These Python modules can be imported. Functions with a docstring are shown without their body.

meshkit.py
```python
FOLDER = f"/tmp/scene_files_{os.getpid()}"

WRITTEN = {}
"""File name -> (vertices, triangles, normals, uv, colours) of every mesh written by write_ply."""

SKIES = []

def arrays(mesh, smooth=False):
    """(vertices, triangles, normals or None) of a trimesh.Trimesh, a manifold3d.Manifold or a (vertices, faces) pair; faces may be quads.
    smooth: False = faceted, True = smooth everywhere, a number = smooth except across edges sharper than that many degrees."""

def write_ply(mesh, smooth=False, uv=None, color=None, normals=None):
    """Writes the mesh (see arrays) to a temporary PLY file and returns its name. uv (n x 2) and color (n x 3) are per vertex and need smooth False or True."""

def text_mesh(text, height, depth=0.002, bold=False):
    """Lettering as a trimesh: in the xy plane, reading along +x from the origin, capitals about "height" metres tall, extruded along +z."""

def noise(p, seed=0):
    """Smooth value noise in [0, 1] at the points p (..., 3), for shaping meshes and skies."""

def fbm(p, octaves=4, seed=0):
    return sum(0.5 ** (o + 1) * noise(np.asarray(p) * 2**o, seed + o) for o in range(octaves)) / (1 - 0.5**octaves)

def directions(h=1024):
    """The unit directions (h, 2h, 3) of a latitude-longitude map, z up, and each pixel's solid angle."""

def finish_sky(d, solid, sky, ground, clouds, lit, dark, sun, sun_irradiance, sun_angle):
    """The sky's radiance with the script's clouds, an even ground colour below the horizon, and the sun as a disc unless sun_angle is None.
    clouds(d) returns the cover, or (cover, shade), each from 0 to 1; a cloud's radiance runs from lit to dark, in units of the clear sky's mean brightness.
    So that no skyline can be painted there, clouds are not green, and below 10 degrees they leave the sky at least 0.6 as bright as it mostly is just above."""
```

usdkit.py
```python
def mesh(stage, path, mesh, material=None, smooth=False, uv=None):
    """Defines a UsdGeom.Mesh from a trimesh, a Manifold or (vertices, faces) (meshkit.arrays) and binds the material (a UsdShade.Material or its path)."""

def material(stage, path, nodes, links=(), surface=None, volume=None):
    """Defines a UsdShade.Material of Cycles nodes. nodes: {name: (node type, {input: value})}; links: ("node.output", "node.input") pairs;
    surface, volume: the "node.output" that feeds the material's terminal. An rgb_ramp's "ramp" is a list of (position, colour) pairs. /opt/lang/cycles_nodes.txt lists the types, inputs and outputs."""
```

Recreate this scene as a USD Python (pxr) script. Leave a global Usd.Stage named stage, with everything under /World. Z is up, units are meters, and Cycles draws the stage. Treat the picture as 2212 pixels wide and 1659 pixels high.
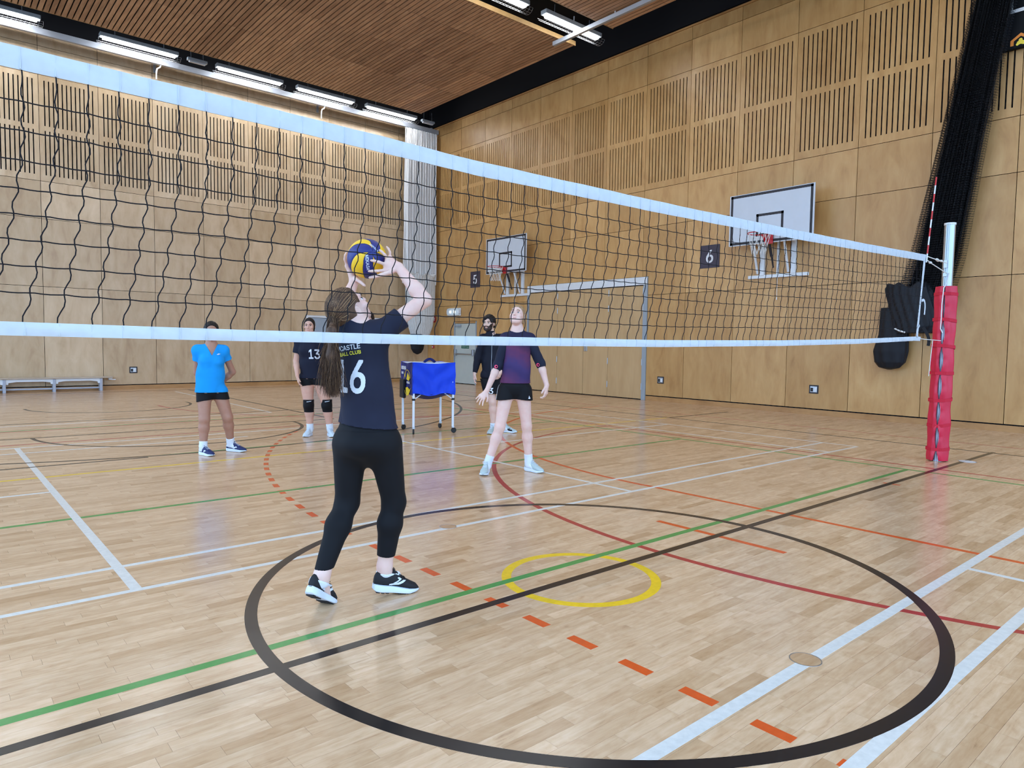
import math, random
import numpy as np, trimesh, manifold3d as m3, shapely
from shapely.geometry import Polygon, box as sbox, Point, LineString
from shapely import affinity
from pxr import Usd, UsdGeom, UsdLux, UsdShade, Gf, Sdf, Vt
import usdkit, meshkit

stage = Usd.Stage.CreateInMemory()
UsdGeom.SetStageUpAxis(stage, 'Z'); UsdGeom.SetStageMetersPerUnit(stage, 1.0)
UsdGeom.Xform.Define(stage, '/World')
rng = random.Random(7)
V = np.array

# ------------------------------------------------------------------ camera, sky, exposure
YAW, PITCH, ROLL = 0.7095, -0.0576, 0.0142
EYE = V([0.0, -2.8745, 1.3248])
cam = UsdGeom.Camera.Define(stage, '/World/camera')
cam.CreateHorizontalApertureAttr(36.0); cam.CreateVerticalApertureAttr(27.0)
cam.CreateFocalLengthAttr(36.0 * 1484.97 / 2212); cam.CreateClippingRangeAttr(Gf.Vec2f(0.05, 200))
_f = V([math.sin(YAW) * math.cos(PITCH), math.cos(YAW) * math.cos(PITCH), math.sin(PITCH)])
_r = np.cross(_f, [0, 0, 1]); _r /= np.linalg.norm(_r); _u = np.cross(_r, _f)
_r2, _u2 = math.cos(ROLL) * _r + math.sin(ROLL) * _u, -math.sin(ROLL) * _r + math.cos(ROLL) * _u
M = np.eye(4); M[0, :3], M[1, :3], M[2, :3], M[3, :3] = _r2, _u2, -_f, EYE
cam.AddTransformOp().Set(Gf.Matrix4d(*[float(v) for v in M.ravel()]))
cam.CreateExposureAttr(EXPOSURE := 0.15)
# overcast daylight that enters through the open (unbuilt) sides of the hall behind and left of the camera
dome = UsdLux.DomeLight.Define(stage, '/World/sky_light')
dome.CreateColorAttr(Gf.Vec3f(0.45, 0.68, 1.0)); dome.CreateIntensityAttr(1.0)

# ------------------------------------------------------------------ helpers
_count = {}
def numbered(parent, name):
    k = (parent, name); n = _count.get(k, 0); _count[k] = n + 1
    return name if n == 0 else '%s_%03d' % (name, n)
def xf(path, loc=(0, 0, 0), rotz=0.0):
    x = UsdGeom.Xform.Define(stage, path)
    x.AddTranslateOp().Set(Gf.Vec3d(*map(float, loc)))
    if rotz: x.AddRotateZOp().Set(math.degrees(rotz))
    return x.GetPrim()
def data(p, **kw):
    for k, v in kw.items():
        if v: p.SetCustomDataByKey(k, v)
    return p
def thing(name, label, cat, loc=(0, 0, 0), rotz=0.0, group=None):
    return data(xf('/World/' + numbered('/World', name), loc, rotz), label=label, category=cat, group=group)
def struct(name, loc=(0, 0, 0)):
    return data(xf('/World/' + numbered('/World', name), loc), kind='structure')
def part(parent, name, mesh, mat, smooth=False, label=None, kind=None, tone=None):
    pp = str(parent.GetPath())
    um = usdkit.mesh(stage, pp + '/' + numbered(pp, name), mesh, mat, smooth); p = um.GetPrim()
    if tone is not None: UsdGeom.PrimvarsAPI(um).CreatePrimvar('tone', Sdf.ValueTypeNames.FloatArray, 'vertex').Set(Vt.FloatArray.FromNumpy(np.broadcast_to(np.asarray(tone, np.float32), (len(um.GetPointsAttr().Get()),)).copy()))
    return data(p, label=label, kind=kind)
def copy_of(src, loc, rotz=0.0, label=None, group=None):
    d = src.GetCustomData(); base = src.GetName()
    p = xf('/World/' + numbered('/World', base), loc, rotz)
    p.GetReferences().AddInternalReference(src.GetPath()); p.SetInstanceable(True)
    return data(p, label=label or d['label'], category=d['category'], group=group or d.get('group'))
def cat(*ms):
    ms = [m for x in ms for m in (x if isinstance(x, (list, tuple)) else [x])]
    return trimesh.util.concatenate(ms)
def bx(x0, x1, y0, y1, z0, z1):
    m = trimesh.creation.box([x1 - x0, y1 - y0, z1 - z0]); m.apply_translation([(x0 + x1) / 2, (y0 + y1) / 2, (z0 + z1) / 2]); return m
def rbx(x0, x1, y0, y1, z0, z1, r=0.004, seg=8):
    """a box with rounded edges"""
    s = m3.Manifold.sphere(r, seg)
    ms = [s.translate([x, y, z]) for x in (x0 + r, x1 - r) for y in (y0 + r, y1 - r) for z in (z0 + r, z1 - r)]
    h = m3.Manifold.batch_hull(ms).to_mesh()
    return trimesh.Trimesh(h.vert_properties[:, :3], h.tri_verts, process=False)
def tube(pts, r, seg=8, closed=False, caps=True):
    """swept round tube along a polyline; r a number or one per point"""
    P = np.asarray(pts, float); n = len(P); R = np.broadcast_to(np.asarray(r, float), (n,))
    T = np.gradient(P, axis=0)
    if closed: T = np.roll(P, -1, 0) - np.roll(P, 1, 0)
    T /= np.maximum(np.linalg.norm(T, axis=1, keepdims=True), 1e-9)
    a = V([0, 0, 1.0]) if abs(T[0][2]) < 0.9 else V([1.0, 0, 0])
    N = np.zeros_like(P); u = a - T[0] * (a @ T[0]); N[0] = u / np.linalg.norm(u)
    for i in range(1, n):
        u = N[i - 1] - T[i] * (N[i - 1] @ T[i]); N[i] = u / max(np.linalg.norm(u), 1e-9)
    B = np.cross(T, N); an = np.arange(seg) * 2 * np.pi / seg
    v = P[:, None] + R[:, None, None] * (np.cos(an)[None, :, None] * N[:, None] + np.sin(an)[None, :, None] * B[:, None])
    v = v.reshape(-1, 3); f = []
    m = n if closed else n - 1
    i = np.arange(m)[:, None]; j = np.arange(seg)[None]; i2 = (i + 1) % n; j2 = (j + 1) % seg
    q = np.stack([i * seg + j, i2 * seg + j, i2 * seg + j2, i * seg + j2], -1).reshape(-1, 4)
    f = np.vstack([q[:, [0, 2, 1]], q[:, [0, 3, 2]]])
    if not closed and caps:
        c = len(v); v = np.vstack([v, P[:1], P[-1:]]); k = np.arange(seg); k2 = (k + 1) % seg
        f = np.vstack([f, np.stack([np.full(seg, c), k, k2], 1), np.stack([np.full(seg, c + 1), (n - 1) * seg + k2, (n - 1) * seg + k], 1)])
    return trimesh.Trimesh(v, f, process=False)
def cyl(a, b, r, seg=16): return tube([a, b], r, seg)
def ring(c, rad, r, n=48, seg=8, axis=2):
    t = np.arange(n) * 2 * np.pi / n; p = np.zeros((n, 3)); o = [k for k in range(3) if k != axis]
    p[:, o[0]], p[:, o[1]] = np.cos(t) * rad, np.sin(t) * rad
    return tube(p + V(c), r, seg, closed=True)
def prism(poly, z0, z1):
    ps = getattr(poly, 'geoms', [poly]); out = []
    for g in ps:
        m = trimesh.creation.extrude_polygon(g, z1 - z0, engine='earcut'); m.apply_translation([0, 0, z0]); out.append(m)
    return cat(out)
def place(m, X, Y, Z, o):
    """a copy of m with its axes laid along X, Y, Z at o"""
    m = m.copy(); T = np.eye(4); T[:3, 0], T[:3, 1], T[:3, 2], T[:3, 3] = X, Y, Z, o; m.apply_transform(T)
    if np.linalg.det(T[:3, :3]) < 0: m.invert()
    return m
def lathe(prof, seg=32):
    return trimesh.creation.revolve(np.asarray(prof, float), sections=seg)

# ------------------------------------------------------------------ materials
LOOK = '/World/Looks/'
def lin(r, g, b):
    c = V([r, g, b]) / 255.0; return tuple(np.where(c <= 0.04045, c / 12.92, ((c + 0.055) / 1.055) ** 2.4))
def plain(name, col, rough=0.5, metal=0.0, spec=0.5, coat=0.0, noise=0.0, nscale=6.0, bump=0.0, bscale=200.0, sheen=0.0):
    n = {'p': ('principled_bsdf', {'base_color': col, 'roughness': rough, 'metallic': metal, 'specular_ior_level': spec, 'coat_weight': coat, 'sheen_weight': sheen}),
         'g': ('geometry', {})}
    L = []
    if noise:
        n['t'] = ('noise_texture', {'scale': nscale, 'detail': 5.0, 'roughness': 0.6})
        n['r'] = ('rgb_ramp', {'ramp': [(0.3, tuple(c * (1 - noise) for c in col)), (0.7, tuple(min(1, c * (1 + noise)) for c in col))]})
        L += [('g.position', 't.vector'), ('t.fac', 'r.fac'), ('r.color', 'p.base_color')]
    if bump:
        n['t2'] = ('noise_texture', {'scale': bscale, 'detail': 2.0}); n['b'] = ('bump', {'strength': bump, 'distance': 0.002})
        L += [('g.position', 't2.vector'), ('t2.fac', 'b.height'), ('b.normal', 'p.normal')]
    return usdkit.material(stage, LOOK + name, n, L, surface='p.BSDF')
def wood(name, ramp, tone, scale, rough=0.35, spec=0.5, coat=0.0, blot=(1.2, 1.2, 0.5), island=False, amount=0.5, fine=1.0, bump=0.0):
    """grain stretched along one axis (scale is per axis), slow blotches, one tone per piece"""
    n = {'g': ('geometry', {}), 'o': ('attribute', {'attribute': 'tone'}),
         'm1': ('mapping', {'scale': scale}), 'n1': ('noise_texture', {'scale': 1.0, 'detail': 6.0, 'roughness': 0.62, 'distortion': 0.6}),
         'm2': ('mapping', {'scale': blot}), 'n2': ('noise_texture', {'scale': 1.0, 'detail': 3.0, 'roughness': 0.55, 'distortion': 1.2}),
         'a': ('mix_float', {'fac': amount}), 'r': ('rgb_ramp', {'ramp': ramp}), 'tr': ('rgb_ramp', {'ramp': tone}),
         'x': ('mix_color', {'blend_type': 'multiply', 'fac': 1.0}),
         'off': ('vector_math', {'math_type': 'scale', 'vector1': (13.7, 7.3, 5.1)}), 'add': ('vector_math', {'math_type': 'add'}),
         'p': ('principled_bsdf', {'roughness': rough, 'specular_ior_level': spec, 'coat_weight': coat, 'coat_roughness': 0.15})}
    rnd = 'o.fac'
    L = [(rnd, 'off.scale'), ('g.position', 'add.vector1'), ('off.vector', 'add.vector2'),
         ('add.vector', 'm1.vector'), ('m1.vector', 'n1.vector'), ('add.vector', 'm2.vector'), ('m2.vector', 'n2.vector'),
         ('n1.fac', 'a.a'), ('n2.fac', 'a.b'), ('a.result', 'r.fac'), (rnd, 'tr.fac'), ('r.color', 'x.a'), ('tr.color', 'x.b'), ('x.result', 'p.base_color')]
    if bump:
        n['b'] = ('bump', {'strength': bump, 'distance': 0.001}); L += [('n1.fac', 'b.height'), ('b.normal', 'p.normal')]
    return usdkit.material(stage, LOOK + name, n, L, surface='p.BSDF')
def glow(name, col, strength):
    return usdkit.material(stage, LOOK + name, {'e': ('emission', {'color': col, 'strength': strength})}, [], surface='e.emission')

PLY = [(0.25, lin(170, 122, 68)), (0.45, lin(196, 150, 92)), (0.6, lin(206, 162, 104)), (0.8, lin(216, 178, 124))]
PTONE = [(0.0, (0.84, 0.82, 0.78)), (0.5, (0.95, 0.95, 0.95)), (1.0, (1.08, 1.1, 1.14))]
M_ply = wood('birch_ply', PLY, PTONE, (5, 5, 1.3), rough=0.38, spec=0.45, blot=(2.6, 2.6, 1.1), amount=0.45)
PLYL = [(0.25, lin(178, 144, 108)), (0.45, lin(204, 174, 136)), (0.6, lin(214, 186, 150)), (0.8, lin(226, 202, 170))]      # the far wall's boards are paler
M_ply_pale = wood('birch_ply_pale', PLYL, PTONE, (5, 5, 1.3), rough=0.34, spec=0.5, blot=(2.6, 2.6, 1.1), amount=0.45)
M_ply_low = wood('birch_ply_skirting', [(0.3, lin(160, 112, 62)), (0.7, lin(196, 148, 92))], [(0, (0.95,) * 3), (1, (1.05,) * 3)], (3, 3, 10), rough=0.4)
FL = [(0.22, lin(156, 116, 82)), (0.40, lin(202, 164, 126)), (0.58, lin(216, 181, 145)), (0.8, lin(226, 197, 164))]
FTONE = [(0.0, (0.78, 0.71, 0.62)), (0.12, (0.90, 0.86, 0.80)), (0.5, (0.98, 0.97, 0.96)), (0.85, (1.03, 1.03, 1.03)), (1.0, (1.08, 1.08, 1.09))]
M_floor = wood('maple_strip', FL, FTONE, (5, 42, 8), rough=0.2, spec=0.5, blot=(7, 12, 1), amount=0.4)
SL = [(0.25, lin(128, 100, 80)), (0.5, lin(184, 148, 118)), (0.75, lin(212, 178, 146))]
STONE = [(0.0, (0.62, 0.55, 0.5)), (0.4, (0.92, 0.9, 0.88)), (0.75, (1.05, 1.03, 1.0)), (1.0, (1.25, 1.2, 1.15))]
M_slat = wood('cedar_slat', SL, STONE, (30, 1.6, 20), rough=0.6, spec=0.3, blot=(6, 0.8, 1), amount=0.4)
M_batten = plain('pale_batten', lin(150, 118, 74), 0.5, noise=0.12)
M_black = plain('black_board', (0.006, 0.006, 0.008), 0.8, spec=0.2)
M_gap = plain('dark_gap', (0.012, 0.01, 0.009), 0.9, spec=0.1)
M_white = plain('white_paint', (0.72, 0.74, 0.76), 0.35, noise=0.03)
M_alu = plain('aluminium', (0.46, 0.49, 0.54), 0.32, metal=0.9)
M_steel = plain('galvanised', (0.5, 0.52, 0.55), 0.4, metal=1.0)
M_greyframe = plain('grey_frame_paint', lin(150, 158, 165), 0.35)
M_storedoor = wood('storage_door_veneer', [(0.3, lin(186, 150, 104)), (0.7, lin(204, 170, 124))], [(0, (0.97,) * 3), (1, (1.03,) * 3)], (7, 7, 0.8), rough=0.35)
M_greydoor = plain('grey_door_paint', lin(160, 172, 184), 0.4, noise=0.03)
M_paledoor = plain('pale_door_paint', lin(186, 190, 182), 0.4, noise=0.03)
M_rubber = plain('black_rubber', (0.012, 0.012, 0.013), 0.6)
PAINT = {k: plain('floor_paint_' + k, lin(*c), 0.24, spec=0.38, noise=0.08, nscale=30) for k, c in dict(white=(216, 213, 206), black=(28, 25, 26), green=(74, 142, 70), red=(170, 52, 50),
         orange=(212, 84, 30), yellow=(234, 190, 34), brown=(70, 55, 46)).items()}
M_lamp = glow('lamp_diffuser', (0.92, 0.96, 1.0), 50.0)

# ------------------------------------------------------------------ floor: maple strips, painted court lines
XR, YL = 13.504, 17.419
X0, Y0 = -4.5, -7.0
outside = struct('outside_ground')
part(outside, 'paving', cat(bx(-60, X0 - 0.05, -60, 40, -0.3, -0.12), bx(X0 - 0.05, 40, -60, Y0 - 0.05, -0.3, -0.12)), plain('paving_grey', (0.22, 0.22, 0.22), 0.9, noise=0.1))
floor = struct('floor')
part(floor, 'subfloor', bx(X0, XR + 0.4, Y0, YL + 0.4, -0.12, -0.012), M_gap)
strips = []
W = 0.0645; frng = random.Random(11)
for j in range(int((YL - Y0) / W) + 1):
    y = Y0 + j * W; x = X0 - frng.random() * 0.5
    while x < XR:
        L = frng.choice((0.24, 0.3, 0.36, 0.42, 0.5, 0.6)) * frng.uniform(0.92, 1.08)
        strips.append((max(x, X0), min(x + L, XR), y, min(y + W, YL))); x += L
strips = [s for s in strips if s[1] - s[0] > 0.02 and s[3] - s[2] > 0.01]
S = V(strips); C = V([(S[:, 0] + S[:, 1]) / 2, (S[:, 2] + S[:, 3]) / 2]).T - EYE[:2]
ang = np.arctan2(C[:, 0], C[:, 1]) - YAW; dist = np.hypot(C[:, 0], C[:, 1])
near = np.argsort(np.where((np.abs(ang) < 0.66) & (dist * np.cos(ang) > 2.35), dist, 1e3))[:298]
isnear = np.zeros(len(S), bool); isnear[near] = True
g = 0.0004
def strip_mesh(s): return bx(s[0] + g, s[1] - g, s[2] + g, s[3] - g, -0.012, 0.0)
for k in near: part(floor, 'plank', strip_mesh(S[k]), M_floor, tone=frng.random())
bv, bf = np.asarray(trimesh.creation.box([1, 1, 1]).vertices) + 0.5, np.asarray(trimesh.creation.box([1, 1, 1]).faces)
T = S[~isnear]; lo = np.c_[T[:, 0] + g, T[:, 2] + g, np.full(len(T), -0.012)]; hi = np.c_[T[:, 1] - g, T[:, 3] - g, np.zeros(len(T))]
fv = (lo[:, None] + bv[None] * (hi - lo)[:, None]).reshape(-1, 3); ff = (bf[None] + 8 * np.arange(len(T))[:, None, None]).reshape(-1, 3)
part(floor, 'planking', trimesh.Trimesh(fv, ff, process=False), M_floor, kind='stuff', tone=np.repeat(np.random.default_rng(3).random(len(T)), 8))

ZL = [0.0]
def paint(poly, col, label=None):
    ZL[0] += 0.00001
    part(floor, 'court_line', prism(poly, -0.002, 0.0004 + ZL[0]), PAINT[col], label=label)
def hline(y, x0, x1, col, w=0.05): paint(sbox(x0, y - w / 2, x1, y + w / 2), col)
def vline(x, y0, y1, col, w=0.05): paint(sbox(x - w / 2, y0, x + w / 2, y1), col)
def arc(cx, cy, r, a0, a1, col, w=0.05, n=None):
    n = n or max(12, int(abs(a1 - a0) / 2.5)); t = np.radians(np.linspace(a0, a1, n + 1))
    o = [(cx + (r + w / 2) * math.cos(q), cy + (r + w / 2) * math.sin(q)) for q in t]; i = [(cx + (r - w / 2) * math.cos(q), cy + (r - w / 2) * math.sin(q)) for q in t[::-1]]
    if abs(a1 - a0) >= 360: paint(Point(cx, cy).buffer(r + w / 2, 64).difference(Point(cx, cy).buffer(r - w / 2, 64)), col)
    else: paint(Polygon(o + i), col)
def dashes_line(x, y0, y1, col):
    y = y0
    while y > y1: paint(sbox(x - 0.025, y - 0.15, x + 0.025, y), col); y -= 0.303
def dashes_arc(cx, cy, r, a0, a1, col):
    a = a0; st = math.degrees(0.303 / r); dl = math.degrees(0.15 / r)
    while a > a1: arc(cx, cy, r, a, a - dl, col, n=3); a -= st
# yellow and red first (they lie under the others), then green, white, black
hline(4.92, -4, 10.5, 'yellow'); arc(2.83, -0.205, 0.425, 0, 360, 'yellow', 0.055)
vline(11.36, Y0, 16.0, 'red', 0.04); vline(8.575, Y0, 9.0, 'red'); arc(8.5, -0.25, 4.925, 88, 272, 'red')
hline(8.92, -4, 8.57, 'red'); hline(7.46, -4, 8.6, 'red'); arc(8.5, 12.2, 4.925, 180, 262, 'red')
vline(5.21, -1.77, 1.23, 'orange'); arc(11.2, 1.23, 6.0, 90, 180, 'orange'); arc(11.2, -1.77, 6.0, 180, 240, 'orange')
hz = sbox(4.19, -0.71, 4.24, 0.31); paint(hz, 'orange'); paint(sbox(7.22, -0.30, 7.26, -0.145), 'orange')
dashes_line(2.205, 1.08, -2.4, 'orange'); dashes_arc(11.2, 1.23, 9.0, 179.0, 141.0, 'orange')
hline(0.0, -4, 8.27, 'green'); hline(3.0, -4, 8.27, 'green'); hline(9.02, -4, 8.27, 'green'); vline(8.27, Y0, 9.0, 'green'); hline(5.66, 1.9, 8.27, 'green', 0.04)
hline(1.585, -4, 9.645, 'white', 0.042); hline(1.115, -4, 9.645, 'white', 0.042); vline(9.645, 1.115, 7.3, 'white', 0.042); vline(8.83, 1.115, 7.3, 'white', 0.042)
vline(4.885, 1.115, 5.35, 'white', 0.042); hline(4.25, 4.885, 9.645, 'white', 0.042); hline(4.14, -4, 0.83, 'white', 0.042); vline(0.83, 1.115, 7.17, 'white', 0.055)
hline(7.17, -4, 4.4, 'white', 0.042); hline(6.69, -4, 3.4, 'white', 0.042); vline(4.89, 9.7, 16.0, 'white', 0.042); hline(9.66, -4, 4.9, 'white', 0.042)
hline(7.27, 4.9, 9.645, 'white', 0.042)
hline(-1.545, -4, 9.6, 'white', 0.055); hline(-1.99, -4, 9.6, 'white', 0.055); vline(4.807, -7, -1.57, 'white', 0.042)
hline(-0.205, -4, 10.63, 'black', 0.052); arc(2.84, -0.205, 1.775, 0, 360, 'black', 0.058)
vline(10.55, Y0, 16.0, 'black', 0.05); hline(4.91, 10.55, 12.55, 'black'); hline(5.60, -4, 1.9, 'black', 0.045)
arc(2.85, 8.08, 1.78, 180, 360, 'black'); arc(2.83, 12.6, 1.42, 180, 365, 'black'); arc(2.85, 12.35, 6.75, 246, 345, 'black')
hline(8.07, -4, 5.35, 'black'); vline(5.35, 8.07, 16.6, 'black'); vline(0.35, 8.07, 16.6, 'black'); hline(9.95, -4, 10.5, 'black', 0.045); hline(16.6, -4, 10.55, 'black')
# round floor sockets for posts
def socket(name, x, y, r, label, disc=False):
    t = thing(name, label, 'floor socket', (x, y, 0))
    part(t, 'cover_plate', lathe([(0, -0.006), (r * 0.93, -0.006), (r * 0.93, 0.0012), (0, 0.0012)], 40), M_floor if not disc else M_white, 40)
    part(t, 'rim', lathe([(r * 0.93, -0.004), (r, -0.004), (r, 0.0016), (r * 0.93, 0.0016), (r * 0.93, -0.004)], 40), M_steel, 40)
socket('floor_socket', 2.86, 1.145, 0.062, 'wooden floor socket cover with steel rim on the white line behind the setter')
socket('floor_socket', 2.827, -1.53, 0.066, 'wooden floor socket cover with steel rim on the thick white line in front')
socket('floor_socket', 9.48, -0.236, 0.095, 'white disc floor socket cover on the black line right of the red post', True)

# ------------------------------------------------------------------ walls of slotted and plain birch panels
ROWS = [(0.125, 2.575), (2.575, 4.215), (4.215, 5.115), (5.115, 7.635), (7.635, 8.31), (8.31, 8.60)]
GAP = 0.005
def panel_poly(u0, u1, z0, z1, holes=()):
    p = sbox(u0 + GAP, z0 + GAP, u1 - GAP, z1 - GAP)
    for h in holes: p = p.difference(h)
    return p
def slots(u0, u1):
    w = u1 - u0; st = (w - 0.24) / 11.0; out = []
    for k in range(12):
        c = u0 + 0.12 + k * st
        for a, b in ((5.265, 6.325), (6.44, 7.515)): out.append(sbox(c - 0.0125, a, c + 0.0125, b).buffer(0.006).buffer(-0.006))
    return out
def wall_panels(wall, us, pl, openings, thick=0.018, mat=None):
    """us: joints along the wall; pl(mesh) lays a panel drawn in (along, up, depth) onto the wall; openings: (u0, u1, top)"""
    for r, (z0, z1) in enumerate(ROWS):
        for u0, u1 in zip(us[:-1], us[1:]):
            p = panel_poly(u0, u1, z0, z1, slots(u0, u1) if r == 3 else ())
            for a, b, t in openings:
                if z0 < t: p = p.difference(sbox(a, -1, b, t))
            if p.area < 0.02: continue
            part(wall, 'slotted_panel' if r == 3 else 'panel', pl(prism(p, 0.0, thick)), mat or M_ply, tone=rng.random())
# right wall: u = y, front face at x = XR
ys = [Y0] + [0.405 + 1.2625 * k for k in range(-5, 14)] + [YL]
RO = [(7.80, 12.21, 3.03), (14.62, 15.86, 2.06)]
wall_right = struct('wall_right')
def on_right(m): return place(m, (0, 1, 0), (0, 0, 1), (1, 0, 0), (XR, 0, 0))
part(wall_right, 'backing', cat(bx(XR + 0.03, XR + 0.2, Y0, 7.80, 0, 9.8), bx(XR + 0.03, XR + 0.2, 12.21, 14.62, 0, 9.8), bx(XR + 0.03, XR + 0.2, 15.86, YL + 0.3, 0, 9.8), bx(XR + 0.03, XR + 0.2, 7.80, 12.21, 3.03, 9.8), bx(XR + 0.03, XR + 0.2, 14.62, 15.86, 2.06, 9.8)), M_black)
wall_panels(wall_right, ys, on_right, RO)
part(wall_right, 'capping', bx(XR - 0.02, XR + 0.03, Y0, YL, 8.60, 8.64), M_ply_low)
wall_left = struct('wall_left')
xs = [X0] + [2.29 + 1.25 * k for k in range(-5, 9)] + [XR]
LO = [(9.02, 11.80, 2.14)]
def on_left(m): return place(m, (1, 0, 0), (0, 0, 1), (0, 1, 0), (0, YL, 0))
part(wall_left, 'backing', cat(bx(X0, 9.02, YL + 0.03, YL + 0.2, 0, 9.8), bx(11.80, XR + 0.2, YL + 0.03, YL + 0.2, 0, 9.8), bx(9.02, 11.80, YL + 0.03, YL + 0.2, 2.14, 9.8)), M_black)
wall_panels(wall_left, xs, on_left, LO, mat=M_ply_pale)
part(wall_left, 'capping', bx(X0, XR, YL - 0.02, YL + 0.03, 8.60, 8.64), M_ply_low)
bl = struct('baseboard_left'); br = struct('baseboard_right')
for a, b in ((X0, 9.02), (11.80, XR)): part(bl, 'board', bx(a, b, YL - 0.004, YL + 0.025, 0.0, 0.108), M_ply_low)
for a, b in ((Y0, 7.80), (12.21, 14.62), (15.86, YL)): part(br, 'board', bx(XR - 0.004, XR + 0.025, a, b, 0.0, 0.108), M_ply_low)

# doors
d1 = struct('door_1')       # wide storage doors with four leaves
part(d1, 'header', bx(XR - 0.03, XR + 0.02, 7.82, 12.19, 2.83, 3.02), M_white, label='white door header')
for a, b in ((7.805, 7.93), (12.13, 12.205)): part(d1, 'jamb', bx(XR - 0.02, XR + 0.05, a, b, 0.0, 3.02), M_greyframe)
for a, b in ((7.94, 9.05), (9.058, 9.93), (9.94, 10.93), (10.938, 12.12)): part(d1, 'door_leaf', rbx(XR - 0.004, XR + 0.04, a, b, 0.02, 2.81, 0.003), M_storedoor)
for y in (9.054, 10.934, 7.938):
    for z in (0.25, 0.85, 2.2, 2.6): part(d1, 'hinge', cyl((XR - 0.012, y, z), (XR - 0.012, y, z + 0.16), 0.012, 10), M_steel, 40)
part(d1, 'handle_plate', rbx(XR - 0.018, XR, 9.78, 9.90, 1.17, 1.35, 0.006), M_steel); part(d1, 'backing', bx(XR + 0.05, XR + 0.2, 7.8, 12.21, 0, 3.03), M_black)
d2 = struct('door_2')       # fire exit
for a, b in ((14.625, 14.68), (15.80, 15.855)): part(d2, 'jamb', bx(XR - 0.01, XR + 0.05, a, b, 0.0, 2.05), M_greyframe)
part(d2, 'header', bx(XR - 0.01, XR + 0.05, 14.68, 15.80, 1.99, 2.05), M_ply_low)
part(d2, 'door_leaf', rbx(XR + 0.002, XR + 0.045, 14.69, 15.79, 0.02, 1.98, 0.003), M_paledoor)
part(d2, 'push_bar', cat(cyl((XR - 0.07, 14.73, 0.985), (XR - 0.07, 15.74, 0.985), 0.02, 12), rbx(XR - 0.09, XR, 14.71, 14.79, 0.93, 1.14, 0.01), rbx(XR - 0.09, XR, 15.68, 15.76, 0.93, 1.14, 0.01)), M_steel)
part(d2, 'door_closer', rbx(XR - 0.06, XR, 15.45, 15.72, 1.88, 1.95, 0.01), M_greyframe); part(d2, 'backing', bx(XR + 0.05, XR + 0.2, 14.62, 15.86, 0, 2.06), M_black)
d3 = struct('door_3')       # grey double doors in the far wall
part(d3, 'header', bx(9.02, 11.80, YL - 0.02, YL + 0.05, 2.07, 2.135), M_white)
for a, b in ((9.025, 9.08), (11.74, 11.795)): part(d3, 'jamb', bx(a, b, YL - 0.02, YL + 0.05, 0, 2.07), M_white)
for a, b in ((9.085, 10.405), (10.415, 11.735)): part(d3, 'door_leaf', rbx(a, b, YL, YL + 0.045, 0.01, 2.06, 0.003), M_greydoor)
for x in (10.33, 10.49): part(d3, 'pull_handle', tube([(x, YL, 0.95), (x, YL - 0.05, 0.95), (x, YL - 0.05, 1.25), (x, YL, 1.25)], 0.011), M_steel, 40)
part(d3, 'backing', bx(9.02, 11.8, YL + 0.05, YL + 0.2, 0, 2.14), M_black)

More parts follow.
